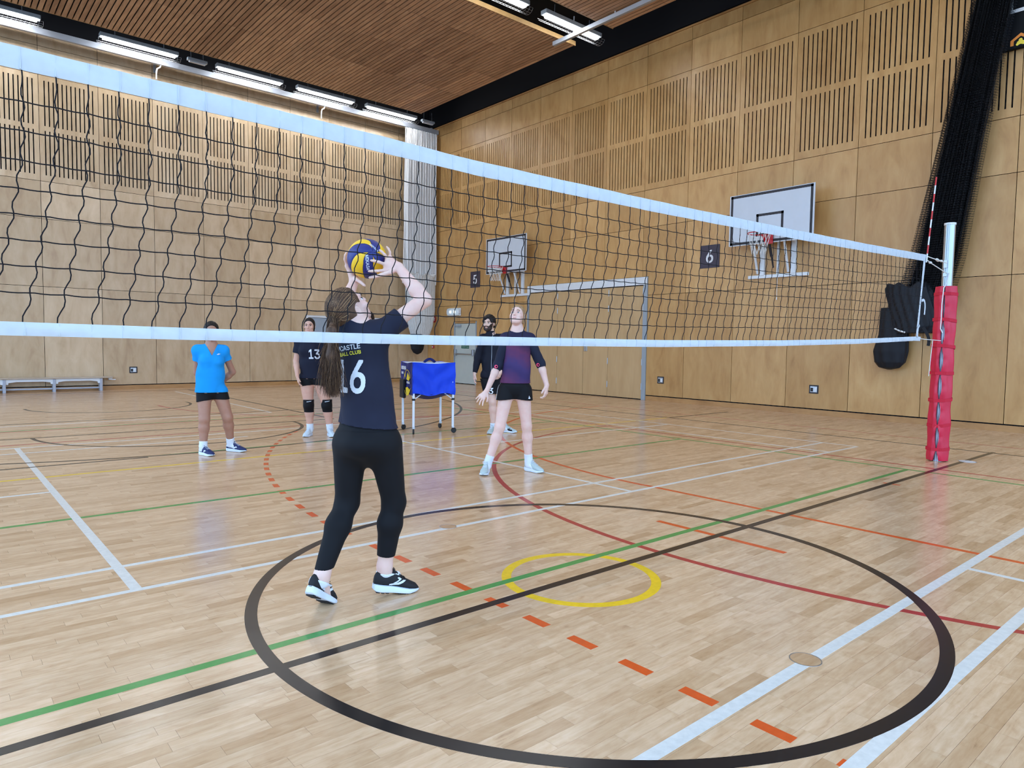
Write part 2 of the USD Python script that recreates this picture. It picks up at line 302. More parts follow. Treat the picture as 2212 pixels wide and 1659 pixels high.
# ------------------------------------------------------------------ ceiling: black soffit, rafts of cedar slats
ceiling = struct('ceiling')
part(ceiling, 'soffit', bx(X0, XR + 0.2, Y0, YL + 0.2, 9.75, 9.85), M_black)
part(ceiling, 'dark_fascia', cat(bx(XR - 0.04, XR + 0.03, Y0, YL, 8.66, 9.75), bx(X0, XR, YL - 0.04, YL + 0.03, 8.66, 9.75)), M_black)
ZR = 8.30
slats = []
srng = random.Random(5)
def raft(x0, x1, ya, seams):
    pitch = 0.109; n = int((x1 - x0 - 0.03) / pitch)
    for a, b in zip(seams[:-1], seams[1:]):
        for k in range(n):
            c = x1 - 0.07 - k * pitch
            slats.append((c - 0.042, c + 0.042, a + 0.004, b - 0.004))
    y0, y1 = seams[0], seams[-1]
    for q in [y0 + 0.12] + [s for s in seams[1:-1]] + [y1 - 0.12]: part(ceiling, 'raft_bearer', bx(x0, x1, q - 0.04, q + 0.04, ZR + 0.02, ZR + 0.09), M_black)
    part(ceiling, 'raft_edge', bx(x0, x1, y0 - 0.024, y0 - 0.001, ZR - 0.005, ZR + 0.095), M_batten); part(ceiling, 'raft_edge', bx(x0, x1, y1 + 0.001, y1 + 0.024, ZR, ZR + 0.095), M_batten)
    part(ceiling, 'raft_lining', bx(x0, x1, y0, y1, ZR + 0.09, ZR + 0.1), M_black)
raft(-4.4, 11.76, 0, [8.74, 9.93, 11.55, 13.17, 15.22])
raft(-4.4, 11.76, 0, [1.6, 3.1, 4.6, 6.1, 7.56])
raft(-4.4, 11.76, 0, [-5.5, -4.0, -2.5, -1.0, 0.4])
S = V(slats); mid = V([(S[:, 0] + S[:, 1]) / 2, (S[:, 2] + S[:, 3]) / 2]).T - EYE[:2]
ang = np.arctan2(mid[:, 0], mid[:, 1]) - YAW; dp = np.hypot(mid[:, 0], mid[:, 1]) * np.cos(ang)
up = (ZR - EYE[2]) / np.maximum(dp, 0.1)
key = np.where((np.abs(np.tan(ang)) < 0.76) & (up < 0.53) & (dp > 0), dp, 1e3)
def slat_tone(s):     # slats come in panels about 0.65 m wide, each panel cut from one batch
    q = random.Random(int((s[0] + 10) / 0.654) * 131 + int(s[2] * 10) * 7); return float(np.clip(q.random() * 0.6 + 0.4 * srng.random(), 0, 1))
sn = np.argsort(key)[:290]; isn = np.zeros(len(S), bool); isn[sn] = True
for k in sn: part(ceiling, 'slat', bx(S[k, 0], S[k, 1], S[k, 2], S[k, 3], ZR, ZR + 0.02), M_slat, tone=slat_tone(S[k]))
T = S[~isn]; lo = np.c_[T[:, 0], T[:, 2], np.full(len(T), ZR)]; hi = np.c_[T[:, 1], T[:, 3], np.full(len(T), ZR + 0.02)]
part(ceiling, 'slatting', trimesh.Trimesh((lo[:, None] + bv[None] * (hi - lo)[:, None]).reshape(-1, 3), (bf[None] + 8 * np.arange(len(T))[:, None, None]).reshape(-1, 3), process=False), M_slat, kind='stuff', tone=np.repeat([slat_tone(q) for q in T], 8))

# ------------------------------------------------------------------ lamps
def guard_wires(L):
    w = []
    for k in range(7):
        a = math.radians(-75 + 25 * k); y, z = 0.14 * math.sin(a), -0.03 - 0.12 * math.cos(a); w.append(bx(-L / 2 - 0.1, L / 2 + 0.1, y - 0.0015, y + 0.0015, z - 0.0015, z + 0.0015))
    for k in range(int(L / 0.08) + 3):
        x = -L / 2 - 0.1 + k * (L + 0.2) / (int(L / 0.08) + 2)
        an = np.radians(np.linspace(-75, 75, 7)); p = np.c_[np.full(7, x), 0.14 * np.sin(an), -0.03 - 0.12 * np.cos(an)]
        w.append(tube(p, 0.0016, 4))
    return cat(w)
def lamp(L, label, loc, group=None):
    t = thing('ceiling_lamp', label, 'lamp', loc, 0, group)
    part(t, 'housing', rbx(-L / 2 - 0.06, L / 2 + 0.06, -0.09, 0.09, 0.0, 0.09, 0.01), M_greyframe)
    part(t, 'diffuser', rbx(-L / 2, L / 2, -0.06, 0.06, -0.055, 0.002, 0.024), M_lamp, 40)
    part(t, 'wire_guard', guard_wires(L), M_steel)
    for q in (-L / 3, L / 3): part(t, 'hanger', cyl((q, 0, 0.08), (q, 0, 0.3), 0.006, 6), M_steel)
    return t
ZC = 8.5
for (a, b), lab in zip(((0.5, 2.18), (3.46, 5.08), (6.13, 7.80), (8.33, 10.0), (10.52, 12.2)),
        ('lit tube lamp above the far wall at the left edge of the picture', 'lit tube lamp above the far wall, second from the left of its row', 'lit tube lamp above the far wall in the middle of its row of five',
         'lit tube lamp above the far wall, second from the corner', 'lit tube lamp above the far wall nearest the corner with the white curtain')):
    lamp(b - a, lab, ((a + b) / 2, 16.32, ZC))
lamp(1.62, 'lit tube lamp between the ceiling rafts, crossed by the aluminium rail', (11.05, 8.13, 8.32))
lamp(1.62, 'lit tube lamp between the ceiling rafts, cut off by the top edge of the picture', (8.85, 8.13, 8.32))
ORD = ('first', 'second', 'third', 'fourth', 'fifth', 'sixth', 'seventh')
for i, x in enumerate((6.6, 4.3, 2.0, -0.3, -2.6)): lamp(1.62, 'lit tube lamp in the middle lamp row, %s from the right wall' % ORD[i + 2], (x, 8.13, 8.32), 'tube lamps outside the picture')
for i, x in enumerate((11.05, 8.85, 6.6, 4.3, 2.0, -0.3, -2.6)): lamp(1.62, 'lit tube lamp in the row above the net, %s from the right wall' % ORD[i], (x, 1.0, 8.32), 'tube lamps outside the picture')
lamp(1.62, 'lit tube lamp at the left end of the row along the far wall', (-1.7, 16.32, ZC), 'tube lamps outside the picture')
M_tubeoff = plain('unlit_diffuser', (0.55, 0.6, 0.66), 0.25)
for x, lab in ((5.58, 'small unlit emergency batten between the second and third lamps of the far row'), (12.66, 'small unlit emergency batten by the corner over the white curtain')):
    t = thing('emergency_batten', lab, 'emergency light', (x, 16.25, 8.46))
    part(t, 'housing', rbx(-0.24, 0.24, -0.06, 0.06, 0.0, 0.07, 0.01), M_greyframe); part(t, 'diffuser', rbx(-0.2, 0.2, -0.04, 0.04, -0.04, 0.004, 0.015), M_tubeoff, 40)
    for q in (-0.15, 0.15): part(t, 'hanger', cyl((q, 0, 0.06), (q, 0, 0.35), 0.006, 6), M_steel)
# end of part 1
# ------------------------------------------------------------------ volleyball net
def cloth_mat(name, col, rough=0.85, noise=0.06, nscale=14.0, trans=0.0, bump=0.25, bscale=900.0):
    n = {'g': ('geometry', {}), 't': ('noise_texture', {'scale': nscale, 'detail': 4.0}), 'r': ('rgb_ramp', {'ramp': [(0.3, tuple(c * (1 - noise) for c in col)), (0.7, tuple(min(1, c * (1 + noise)) for c in col))]}),
         't2': ('noise_texture', {'scale': bscale, 'detail': 1.0}), 'b': ('bump', {'strength': bump, 'distance': 0.001}),
         'p': ('principled_bsdf', {'roughness': rough, 'specular_ior_level': 0.25, 'sheen_weight': 0.03, 'sheen_roughness': 0.4})}
    L = [('g.position', 't.vector'), ('t.fac', 'r.fac'), ('r.color', 'p.base_color'), ('g.position', 't2.vector'), ('t2.fac', 'b.height'), ('b.normal', 'p.normal')]
    out = 'p.BSDF'
    if trans:
        n['tl'] = ('translucent_bsdf', {}); n['mx'] = ('mix_closure', {'fac': trans}); L += [('r.color', 'tl.color'), ('p.BSDF', 'mx.closure1'), ('tl.BSDF', 'mx.closure2')]; out = 'mx.closure'
    return usdkit.material(stage, LOOK + name, n, L, surface=out)
M_band = cloth_mat('white_vinyl_band', (0.66, 0.71, 0.76), 0.55, 0.04, 20.0, 0.12)
M_cord = plain('black_cord', (0.012, 0.011, 0.013), 0.8, spec=0.2)
M_rope = plain('white_rope', (0.7, 0.7, 0.68), 0.7)
M_red = plain('red_vinyl', lin(205, 28, 62), 0.42, spec=0.5, noise=0.08, bump=0.3, bscale=60)
M_redstrap = plain('red_strap', lin(196, 18, 48), 0.75)
M_redpaint = plain('red_gloss', lin(200, 30, 40), 0.3)
NX0, NX1 = -1.35, 8.5
def ztop(x): return np.interp(x, [-2, 0.2, 0.8, 1.4, 2.2, 3.9, 5.5, 7.0, 8.6], [2.30, 2.295, 2.293, 2.286, 2.27, 2.283, 2.31, 2.345, 2.390])
def zbot(x): return np.interp(x, [-2, 0.2, 1.1, 2.1, 3.9, 5.5, 7.0, 8.4], [1.380, 1.379, 1.369, 1.364, 1.368, 1.39, 1.425, 1.474])
ROWZ = V([0.0, 0.105, 0.203, 0.299, 0.391, 0.481, 0.570, 0.659, 0.751, 0.85]) / 0.85     # rows from under the top band to the bottom band
def slip(s): s = np.clip((s - 0.28) / 0.72, 0, 1); return -0.105 * s * (0.6 + 0.4 * s)
net = thing('volleyball_net', 'long black volleyball net with white top and bottom bands stretched across the hall', 'volleyball net', (0, 0, 0))
def ribbon(xs, zlo, zhi, th=0.003, dx=0.0, bulge=0.004):
    xs = np.asarray(xs); n = len(xs); k = 5; v = []
    for side in (-1, 1):
        for j in range(k):
            t = j / (k - 1); z = zlo + (zhi - zlo) * t
            wav = 0.003 * np.sin(xs * 9.0 + 2 * t) + 0.0015 * np.sin(xs * 23 + 5 * t)
            v.append(np.c_[xs + dx, side * (th / 2 + bulge * math.sin(math.pi * t)) + wav, z])
    v = np.stack(v, 1).reshape(-1, 3); f = []           # vertex index = i*2k + row
    order = list(range(k)) + list(range(2 * k - 1, k - 1, -1)); m = 2 * k
    for i in range(n - 1):
        for a, b in zip(order, order[1:] + order[:1]):
            f += [(i * m + a, i * m + b, (i + 1) * m + b), (i * m + a, (i + 1) * m + b, (i + 1) * m + a)]
    for i, s in ((0, 1), (n - 1, -1)):
        for j in range(1, m - 1): f.append((i * m + order[0], i * m + order[j + 1], i * m + order[j])[::s])
    me = trimesh.Trimesh(v, f, process=False); me.fix_normals(); return me
xb = np.linspace(NX0, 8.56, 240)
part(net, 'top_band', ribbon(xb, ztop(xb) - 0.074, ztop(xb)), M_band, 40)
xl = np.linspace(NX0, 8.47, 240)
part(net, 'bottom_band', ribbon(xl, zbot(xl + 0.1) - 0.047, zbot(xl + 0.1), dx=-0.0), M_band, 40)
cords = []
vx = np.arange(NX0 + 0.05, 8.46, 0.0987); vx = vx - (vx[np.argmin(abs(vx - 0.372))] - 0.374)
frac = np.linspace(0, 1, 46)
for i, x in enumerate(vx):
    ph = 0.6 * math.sin(i * 1.7); s = frac; za, zb_ = ztop(x) - 0.074, zbot(x)
    rows = np.interp(s, np.linspace(0, 1, len(ROWZ)), ROWZ)          # s is measured in rows
    cell = s * 9.0
    wig = 0.006 * np.sin(2 * np.pi * cell + ph) * np.minimum(1, cell) + 0.004 * np.sin(2.1 * s + i * 0.9)
    p = np.c_[x + slip(rows) + wig, 0.004 * np.sin(7 * s + i), za + (zb_ - za) * rows]
    cords.append(tube(p, 0.0023, 5))
hx = np.linspace(NX0, 8.45, 420)
for r in range(1, 9):
    t = ROWZ[r]; za, zb_ = ztop(hx) - 0.074, zbot(hx)
    z = za + (zb_ - za) * t - 0.0035 * np.abs(np.sin((hx - vx[0]) / 0.0987 * np.pi)) + 0.004 * np.sin(hx * 2.3 + r) + 0.001 * np.sin(hx * 11 + 2 * r)
    cords.append(tube(np.c_[hx + slip(t), 0.003 * np.sin(hx * 3 + r), z], 0.0023, 5))
st_ = [bx(x - 0.0011, x + 0.0011, -0.0082, 0.0082, ztop(x) - 0.073, ztop(x) - 0.002) for x in vx] + [bx(x - 0.106, x - 0.104, -0.0075, 0.0075, zbot(x) - 0.045, zbot(x) - 0.002) for x in vx if x > NX0 + 0.2]
part(net, 'stitching', cat(st_), plain('band_stitching', (0.60, 0.65, 0.71), 0.7), kind='stuff')
part(net, 'netting', cat(cords), M_cord, 60, kind='stuff')
sz = np.linspace(0, 1, 24); p = np.c_[8.485 - 0.125 * sz, 0.0 * sz, 2.325 - (2.325 - 1.45) * sz]
def strap(P, w, th=0.003, axis=(0, 1, 0)):
    """a flat ribbon following P, w wide in the direction across it"""
    P = np.asarray(P, float); n = len(P); T = np.gradient(P, axis=0); T /= np.linalg.norm(T, axis=1, keepdims=True); A = np.broadcast_to(V(axis, float), P.shape)
    B = np.cross(T, A); B /= np.linalg.norm(B, axis=1, keepdims=True)
    w = np.broadcast_to(np.asarray(w, float), (n,))[:, None]
    c = [P + B * w / 2 + A * th / 2, P - B * w / 2 + A * th / 2, P - B * w / 2 - A * th / 2, P + B * w / 2 - A * th / 2]
    v = np.stack(c, 1).reshape(-1, 3); f = []
    for i in range(n - 1):
        for a in range(4):
            b = (a + 1) % 4; f += [(i * 4 + a, i * 4 + b, i * 4 + 4 + b), (i * 4 + a, i * 4 + 4 + b, i * 4 + 4 + a)]
    f += [(0, 2, 1), (0, 3, 2), (n * 4 - 4, n * 4 - 3, n * 4 - 2), (n * 4 - 4, n * 4 - 2, n * 4 - 1)]
    me = trimesh.Trimesh(v, f, process=False); me.fix_normals(); return me
part(net, 'side_band', strap(p, 0.05 - 0.02 * np.sin(np.pi * sz) ** 2, 0.005), M_band, 40)
a = np.linspace(0, 1, 14)
part(net, 'tie_strap', strap(np.c_[8.42 + 0.11 * np.sin(a * 2.0), -0.012 + 0 * a, 1.87 + 0.03 * np.sin(a * 3.1) - 0.15 * a ** 2], 0.028), M_band, 40)
part(net, 'tie_strap', strap(np.c_[8.40 - 0.07 * np.sin(a * 2.6), -0.010 + 0 * a, 1.60 - 0.13 * a], 0.022), M_band, 40)
part(net, 'rope', tube([(8.56, 0, 2.372), (8.75, 0, 2.365), (9.19, 0.0, 2.352)], 0.006, 6), M_rope, 40)
part(net, 'rope', tube([(8.56, 0, 2.33), (8.7, 0, 2.305), (9.2, 0, 2.235)], 0.006, 6), M_rope, 40)
part(net, 'rope', tube([(8.46, 0, 1.452), (8.75, 0, 1.445), (9.12, 0, 1.44)], 0.0045, 6), M_rope, 40)
kn = [trimesh.creation.icosphere(2, 0.02) for _ in range(4)]
for m, q in zip(kn, ((8.86, 0, 2.365), (8.93, 0.01, 2.36), (9.0, 0, 2.36), (8.66, 0, 2.312))): m.apply_scale([1.7, 0.8, 0.7]); m.apply_translation(q)
for m in kn: part(net, 'rope_knot', m, M_rope, True)

AO = V([8.503, -0.012, 2.30])
d = V([8.682 - 8.503, 0, 3.253 - 2.30]); d /= np.linalg.norm(d); n = 10
ant = part(net, 'antenna', cyl(AO, AO + d * 0.97, 0.0055, 8), M_white, 40, label='thin red and white striped antenna rod')
for k in range(n): part(ant, 'red_section' if (n - 1 - k) % 2 == 0 else 'white_section', cyl(AO + d * k * 0.098, AO + d * (k * 0.098 + 0.098), 0.008, 10), M_redpaint if (n - 1 - k) % 2 == 0 else M_white, 40)

# post and its red padding
PX, PY = 9.26, 0.02
post = thing('net_post', 'silver net post wrapped in strapped red padding at the right end of the net', 'net post', (PX, PY, 0))
lean = 0.045
def oct_poly(r, n=8, rot=0.0): return Polygon([(r * math.cos(2 * math.pi * (k + rot) / n), r * math.sin(2 * math.pi * (k + rot) / n)) for k in range(n)])
prof = Point(0, 0).buffer(0.058, 24).union(sbox(-0.075, -0.014, 0.0, 0.014)).difference(sbox(-0.09, -0.005, -0.06, 0.005))
def sheared(m, k=lean, top=2.83): m = m.copy(); v = m.vertices.copy(); v[:, 0] += k * v[:, 2] / top; m.vertices = v; return m
part(post, 'tube', sheared(prism(prof, 0.0, 2.82)), M_alu, 30)
part(post, 'top_cap', sheared(prism(Point(0, 0).buffer(0.062, 24), 2.81, 2.835)), M_white, 40)
part(post, 'cleat', sheared(bx(-0.09, -0.055, -0.018, 0.018, 2.30, 2.39)), M_steel); part(post, 'cleat', sheared(bx(-0.088, -0.05, -0.02, 0.02, 2.20, 2.24)), M_steel)
part(post, 'winch_cord', tube([(-0.065, -0.05, 2.24), (-0.10, -0.04, 2.12), (-0.160, -0.03, 2.06), (-0.163, -0.02, 1.88), (-0.165, -0.02, 1.7), (-0.172, -0.02, 1.58), (-0.160, -0.04, 1.53)], 0.006, 6), M_rope, 40)
part(post, 'winch_cord', tube([(-0.19, 0.05, 1.44), (-0.205, 0.06, 1.2), (-0.22, 0.065, 1.02)], 0.004, 6), M_rope, 40)
# the wrap: octagon ring, open along a seam that gapes between the straps; seam faces the camera side
ZS = [1.99, 1.68, 1.37, 1.055, 0.74, 0.44, 0.15]
nz, na = 90, 48; seam = math.radians(-172)
zz = np.linspace(0.01, 2.085, nz); vout, vin = [], []
for z in zz:
    near_s = min(abs(z - q) for q in ZS); gape = 0.05 + 0.16 * max(0, math.sin(math.pi * min(1, near_s / 0.155) / 2)) ** 1.5 * (1.0 if z < 1.7 else 0.25)
    if z < 0.13: gape = 0.05 + 0.26 * (1 - z / 0.13)
    if z > 1.99: gape = 0.06
    th = seam + gape + (2 * np.pi - 2 * gape) * np.linspace(0, 1, na)
    ro = 0.112 / np.cos((th - math.radians(10)) % (2 * np.pi / 7) - np.pi / 7) * 0.97 + 0.004 * math.sin(z * 17) + 0.003 * np.sin(th * 5 + z * 9)
    ro = ro + 0.012 * np.exp(-((np.linspace(0, 1, na) * (1 - np.linspace(0, 1, na))) / 0.05) ** 2) * math.sin(math.pi * min(1, near_s / 0.155))
    k = lean * z / 2.83
    vout.append(np.c_[ro * np.cos(th) + k, ro * np.sin(th), np.full(na, z)]); vin.append(np.c_[(ro - 0.026) * np.cos(th) + k, (ro - 0.026) * np.sin(th), np.full(na, z)])
vo, vi = np.stack(vout), np.stack(vin); idx = lambda s, i, j: s * nz * na + i * na + j; f = []
for i in range(nz - 1):
    for j in range(na - 1):
        a_, b_, c_, d_ = idx(0, i, j), idx(0, i, j + 1), idx(0, i + 1, j + 1), idx(0, i + 1, j); f += [(a_, b_, c_), (a_, c_, d_)]
        a_, b_, c_, d_ = idx(1, i, j), idx(1, i, j + 1), idx(1, i + 1, j + 1), idx(1, i + 1, j); f += [(a_, c_, b_), (a_, d_, c_)]
    for j, s in ((0, 1), (na - 1, -1)):
        q = (idx(0, i, j), idx(0, i + 1, j), idx(1, i + 1, j), idx(1, i, j)); f += [t[::s] for t in ((q[0], q[1], q[2]), (q[0], q[2], q[3]))]
for j in range(na - 1):
    for i, s in ((0, 1), (nz - 1, -1)):
        q = (idx(0, i, j), idx(1, i, j), idx(1, i, j + 1), idx(0, i, j + 1)); f += [t[::s] for t in ((q[0], q[1], q[2]), (q[0], q[2], q[3]))]
m = trimesh.Trimesh(np.vstack([vo.reshape(-1, 3), vi.reshape(-1, 3)]), f, process=False)
pad = part(post, 'padding', m, M_red, 35, label='red vinyl padding with a gaping seam')
for q in ZS:
    th = np.linspace(0, 2 * np.pi, 49); k = lean * q / 2.83; tilt = 0.018 * math.sin(q * 3)
    ro = 0.112 / np.cos((th - math.radians(10)) % (2 * np.pi / 7) - np.pi / 7) * 0.97 + 0.0085
    P = np.c_[ro * np.cos(th) + k, ro * np.sin(th), q + tilt * np.cos(th + 0.4)]
    tail = V([[0.118 + k, -0.06, q + 0.006], [0.150 + k, -0.085, q + 0.008]])
    hoop = []
    for dz in (-0.019, 0.019): hoop.append(P + V([0, 0, dz]))
    v = np.vstack([hoop[0], hoop[1], hoop[0] * V([0.97, 0.97, 1]), hoop[1] * V([0.97, 0.97, 1])]); n_ = 49; f = []
    for i in range(48): f += [(i, i + 1, n_ + i + 1), (i, n_ + i + 1, n_ + i), (2 * n_ + i, 3 * n_ + i + 1, 2 * n_ + i + 1), (2 * n_ + i, 3 * n_ + i, 3 * n_ + i + 1), (n_ + i, n_ + i + 1, 3 * n_ + i + 1), (n_ + i, 3 * n_ + i + 1, 3 * n_ + i), (i, 2 * n_ + i + 1, i + 1), (i, 2 * n_ + i, 2 * n_ + i + 1)]
    part(pad, 'strap', cat(trimesh.Trimesh(v, f, process=False), bx(0.09 + k, 0.155 + k, -0.075, -0.069, q - 0.016, q + 0.02)), M_redstrap, 35)

# ------------------------------------------------------------------ basketball backboards on wall brackets
M_board = plain('white_laminate', (0.6, 0.64, 0.7), 0.4, noise=0.02)
M_line = plain('black_line_paint', (0.018, 0.015, 0.02), 0.5)
M_netcord = plain('white_net_cord', (0.75, 0.74, 0.7), 0.8)
def backboard(label, y, z):
    """local x: out of the wall towards the hall is -x; origin at the wall, board centre height"""
    t = thing('basketball_hoop', label, 'basketball hoop', (XR, y, z), 0, 'backboards on the right wall')
    bxm = -0.42
    part(t, 'board', rbx(bxm, bxm + 0.022, -0.915, 0.915, -0.525, 0.525, 0.003), M_board)
    e = bxm - 0.0012
    def frame(y0, y1, z0, z1, w): return cat(bx(e, bxm + .001, y0, y0 + w, z0, z1), bx(e, bxm + .001, y1 - w, y1, z0, z1), bx(e, bxm + .001, y0, y1, z0, z0 + w), bx(e, bxm + .001, y0, y1, z1 - w, z1))
    part(t, 'border_line', frame(-0.885, 0.885, -0.51, 0.51, 0.05), M_line); part(t, 'target_square', frame(-0.295, 0.295, -0.375, 0.075, 0.05), M_line)
    part(t, 'edge_frame', cat(bx(bxm + .002, bxm + .03, -0.905, -0.9, -0.53, 0.53), bx(bxm + .002, bxm + .03, 0.9, 0.905, -0.53, 0.53), bx(bxm + .002, bxm + .03, -0.905, 0.905, -0.53, -0.525)), M_white)
    zr = -0.385
    part(t, 'hoop_ring', ring((bxm - 0.375, 0, zr), 0.225, 0.009, 40, 8), M_redpaint, 40)
    part(t, 'hoop_bracket', cat(rbx(bxm - 0.02, bxm, -0.09, 0.09, zr - 0.17, zr + 0.01, 0.004), prism_x([(0, 0), (-0.15, 0.0), (-0.15, -0.01), (-0.02, -0.13), (0, -0.13)], bxm, zr + 0.005, (-0.085, -0.08)), prism_x([(0, 0), (-0.15, 0.0), (-0.15, -0.01), (-0.02, -0.13), (0, -0.13)], bxm, zr + 0.005, (0.08, 0.085))), M_redpaint)
    w = []
    for k in range(12):
        for s in (-1, 1):
            p = []
            for i in range(17):
                u = i / 16; ph = 2 * math.pi * (k + s * u * 1.5) / 12; r = 0.218 - 0.11 * u + 0.02 * u * u
                p.append((bxm - 0.375 + r * math.cos(ph), r * math.sin(ph), zr - 0.01 - 0.40 * u))
            w.append(tube(p, 0.0045, 4))
    part(t, 'hoop_net', cat(w), M_netcord, 60, kind='stuff')
    zb = -1.20
    part(t, 'wall_bar', rbx(-0.05, 0, -0.66, 0.66, zb, zb + 0.07, 0.005), M_white)
    for q in (-0.34, 0.34):
        part(t, 'upright', rbx(-0.06, 0, q - 0.05, q + 0.05, zb + 0.06, 0.4, 0.005), M_white)
        part(t, 'arm', rbx(bxm + 0.02, -0.05, q - 0.03, q + 0.03, -0.5, -0.44, 0.004), M_white); part(t, 'arm', rbx(bxm + 0.02, -0.05, q - 0.03, q + 0.03, 0.3, 0.36, 0.004), M_white)
        part(t, 'brace', cyl((-0.05, q + 0.10, zb + 0.1), (bxm + 0.06, q + 0.05, -0.47), 0.025, 10), M_white, 40)
        part(t, 'back_post', rbx(bxm + 0.02, bxm + 0.07, q - 0.03, q + 0.03, -0.52, 0.42, 0.004), M_white)
    part(t, 'centre_upright', rbx(-0.05, 0, -0.02, 0.02, zb + 0.06, -0.4, 0.004), M_white)
    part(t, 'winder', cat(cyl((-0.10, 0.06, -1.0), (-0.3, 0.05, -0.55), 0.016, 10), cyl((-0.2, 0.055, -0.78), (-0.3, 0.05, -0.55), 0.028, 10)), M_line, 40)
    part(t, 'pull_cord', cat(cyl((-0.03, 0.0, zb), (-0.03, 0.0, zb - 0.42), 0.005, 6), cyl((-0.03, 0, zb - 0.46), (-0.03, 0, zb - 0.41), 0.012, 8)), M_rope, 40)
    return t
def prism_x(pts, ox, oz, yr):
    m = prism(Polygon(pts), yr[0], yr[1]); return place(m, (1, 0, 0), (0, 0, 1), (0, 1, 0), (ox, 0, oz))
b6 = backboard('white backboard with red hoop right of the number 6 sign', 4.44, 3.985)
b5 = copy_of(b6, (XR, 12.74, 3.955), 0, 'white backboard with red hoop right of the number 5 sign, above the storage doors')

# number signs
M_plum = plain('dark_plum_board', lin(58, 48, 62), 0.5); M_digit = plain('white_digit', (0.75, 0.76, 0.78), 0.5)
def on_wall_text(s, h, y, z, bold=True, x=XR, depth=0.002):
    m = meshkit.text_mesh(s, h, depth, bold); b = m.bounds; m.apply_translation([-(b[0, 0] + b[1, 0]) / 2, -(b[0, 1] + b[1, 1]) / 2, 0])
    return place(m, (0, -1, 0), (0, 0, 1), (-1, 0, 0), (x, y, z))
for s, y, z in (('5', 14.72, 3.38), ('6', 6.085, 3.36)):
    t = thing('number_sign', 'square dark wall sign with a white number %s beside the %s backboard' % (s, 'near' if s == '6' else 'far'), 'sign', (XR, y, z))
    part(t, 'board', rbx(-0.012, 0, -0.25, 0.25, -0.255, 0.255, 0.003), M_plum)
    m = on_wall_text(s, 0.27, 0, 0, True, -0.0115)
    if s == '6':   # stencil bridges
        mm = m3.Manifold(m3.Mesh(np.asarray(m.vertices, np.float32), np.asarray(m.faces, np.uint32)))
        if mm.status() == m3.Error.NoError and mm.volume() > 0:
            for q in ((0.0, 0.075), (0.0, -0.10)): mm = mm - m3.Manifold.cube([0.1, 0.012, 0.06], True).rotate([35, 0, 0]).translate([-0.012, q[0], q[1]])
            h = mm.to_mesh(); m = trimesh.Trimesh(h.vert_properties[:, :3], h.tri_verts, process=False)
    part(t, 'number', m, M_digit)
# sockets
def wall_socket(label, loc, left=False):
    t = thing('wall_socket', label, 'socket', loc, math.pi / 2 if left else 0, 'floor level sockets')
    part(t, 'surround', rbx(-0.01, 0.0, -0.095, 0.095, -0.085, 0.085, 0.004), M_line); part(t, 'plate', rbx(-0.016, -0.008, -0.07, 0.07, -0.06, 0.06, 0.004), M_steel)
    for y in (-0.035, 0.035): part(t, 'outlet', rbx(-0.019, -0.01, y - 0.025, y + 0.025, -0.045, 0.03, 0.003), M_rubber if y > 0 else M_white)
    return t
wall_socket('square steel wall socket low on the right wall, nearer the storage doors', (XR, 7.354, 0.516)); wall_socket('square steel wall socket low on the right wall, nearer the red post', (XR, 3.596, 0.514))
wall_socket('square steel wall socket low on the far wall beside the bench', (4.229, YL, 0.509), True)
# emergency bulkhead light, fire signs, exit sign
M_clear = usdkit.material(stage, LOOK + 'frosted_lens', {'p': ('principled_bsdf', {'base_color': (0.8, 0.85, 0.88), 'roughness': 0.2, 'transmission_weight': 0.35})}, [], surface='p.BSDF')
M_led = glow('emergency_led', (0.75, 0.95, 1.0), 3.5)
t = thing('bulkhead_light', 'clear plastic emergency light mounted on the wall above the exit door', 'emergency light', (XR, 15.80, 2.37))
part(t, 'back_plate', rbx(-0.05, 0, -0.33, 0.33, -0.13, 0.13, 0.01), M_white); part(t, 'lens', rbx(-0.13, -0.045, -0.31, 0.31, -0.115, 0.115, 0.02), M_clear, 40)
for y in (0.1, -0.12): part(t, 'led', rbx(-0.137, -0.125, y - 0.05, y + 0.05, -0.04, 0.04, 0.005), M_led)
for y in (-0.33, 0.33): part(t, 'clip', rbx(-0.11, -0.02, y - 0.02, y + 0.02, -0.06, 0.06, 0.006), M_white)
M_signred = plain('sign_red', lin(180, 40, 42), 0.4); M_signgreen = plain('sign_green', lin(20, 92, 66), 0.4)
t = thing('fire_sign', 'small red round fire sign high beside the corner curtain', 'sign', (XR, 17.03, 2.15))
part(t, 'plate', place(prism(Point(0, 0).buffer(0.115, 20), 0, 0.004), (0, -1, 0), (0, 0, 1), (-1, 0, 0), (0, 0, 0)), M_signred); part(t, 'pictogram', place(cat(prism(sbox(-0.02, -0.05, 0.02, 0.05), 0.004, 0.005), prism(Point(0.03, 0.045).buffer(0.018), 0.004, 0.005)), (0, -1, 0), (0, 0, 1), (-1, 0, 0), (0, 0, 0)), M_digit)
t = thing('fire_call_point', 'small red fire call point box beside the corner', 'call point', (XR, 17.06, 1.20))
part(t, 'housing', rbx(-0.05, 0, -0.05, 0.05, -0.05, 0.05, 0.008), M_signred); part(t, 'press_plate', rbx(-0.055, -0.045, -0.03, 0.03, -0.025, 0.025, 0.003), M_digit)
t = thing('exit_sign', 'small green push bar sign on the exit door', 'sign', (XR, 15.23, 1.215))
part(t, 'plate', rbx(-0.004, 0.003, -0.21, 0.21, -0.045, 0.045, 0.001), M_signgreen); part(t, 'lettering', on_wall_text('Push bar to open', 0.034, -0.01, 0, False, -0.0035, 0.0006), M_digit)

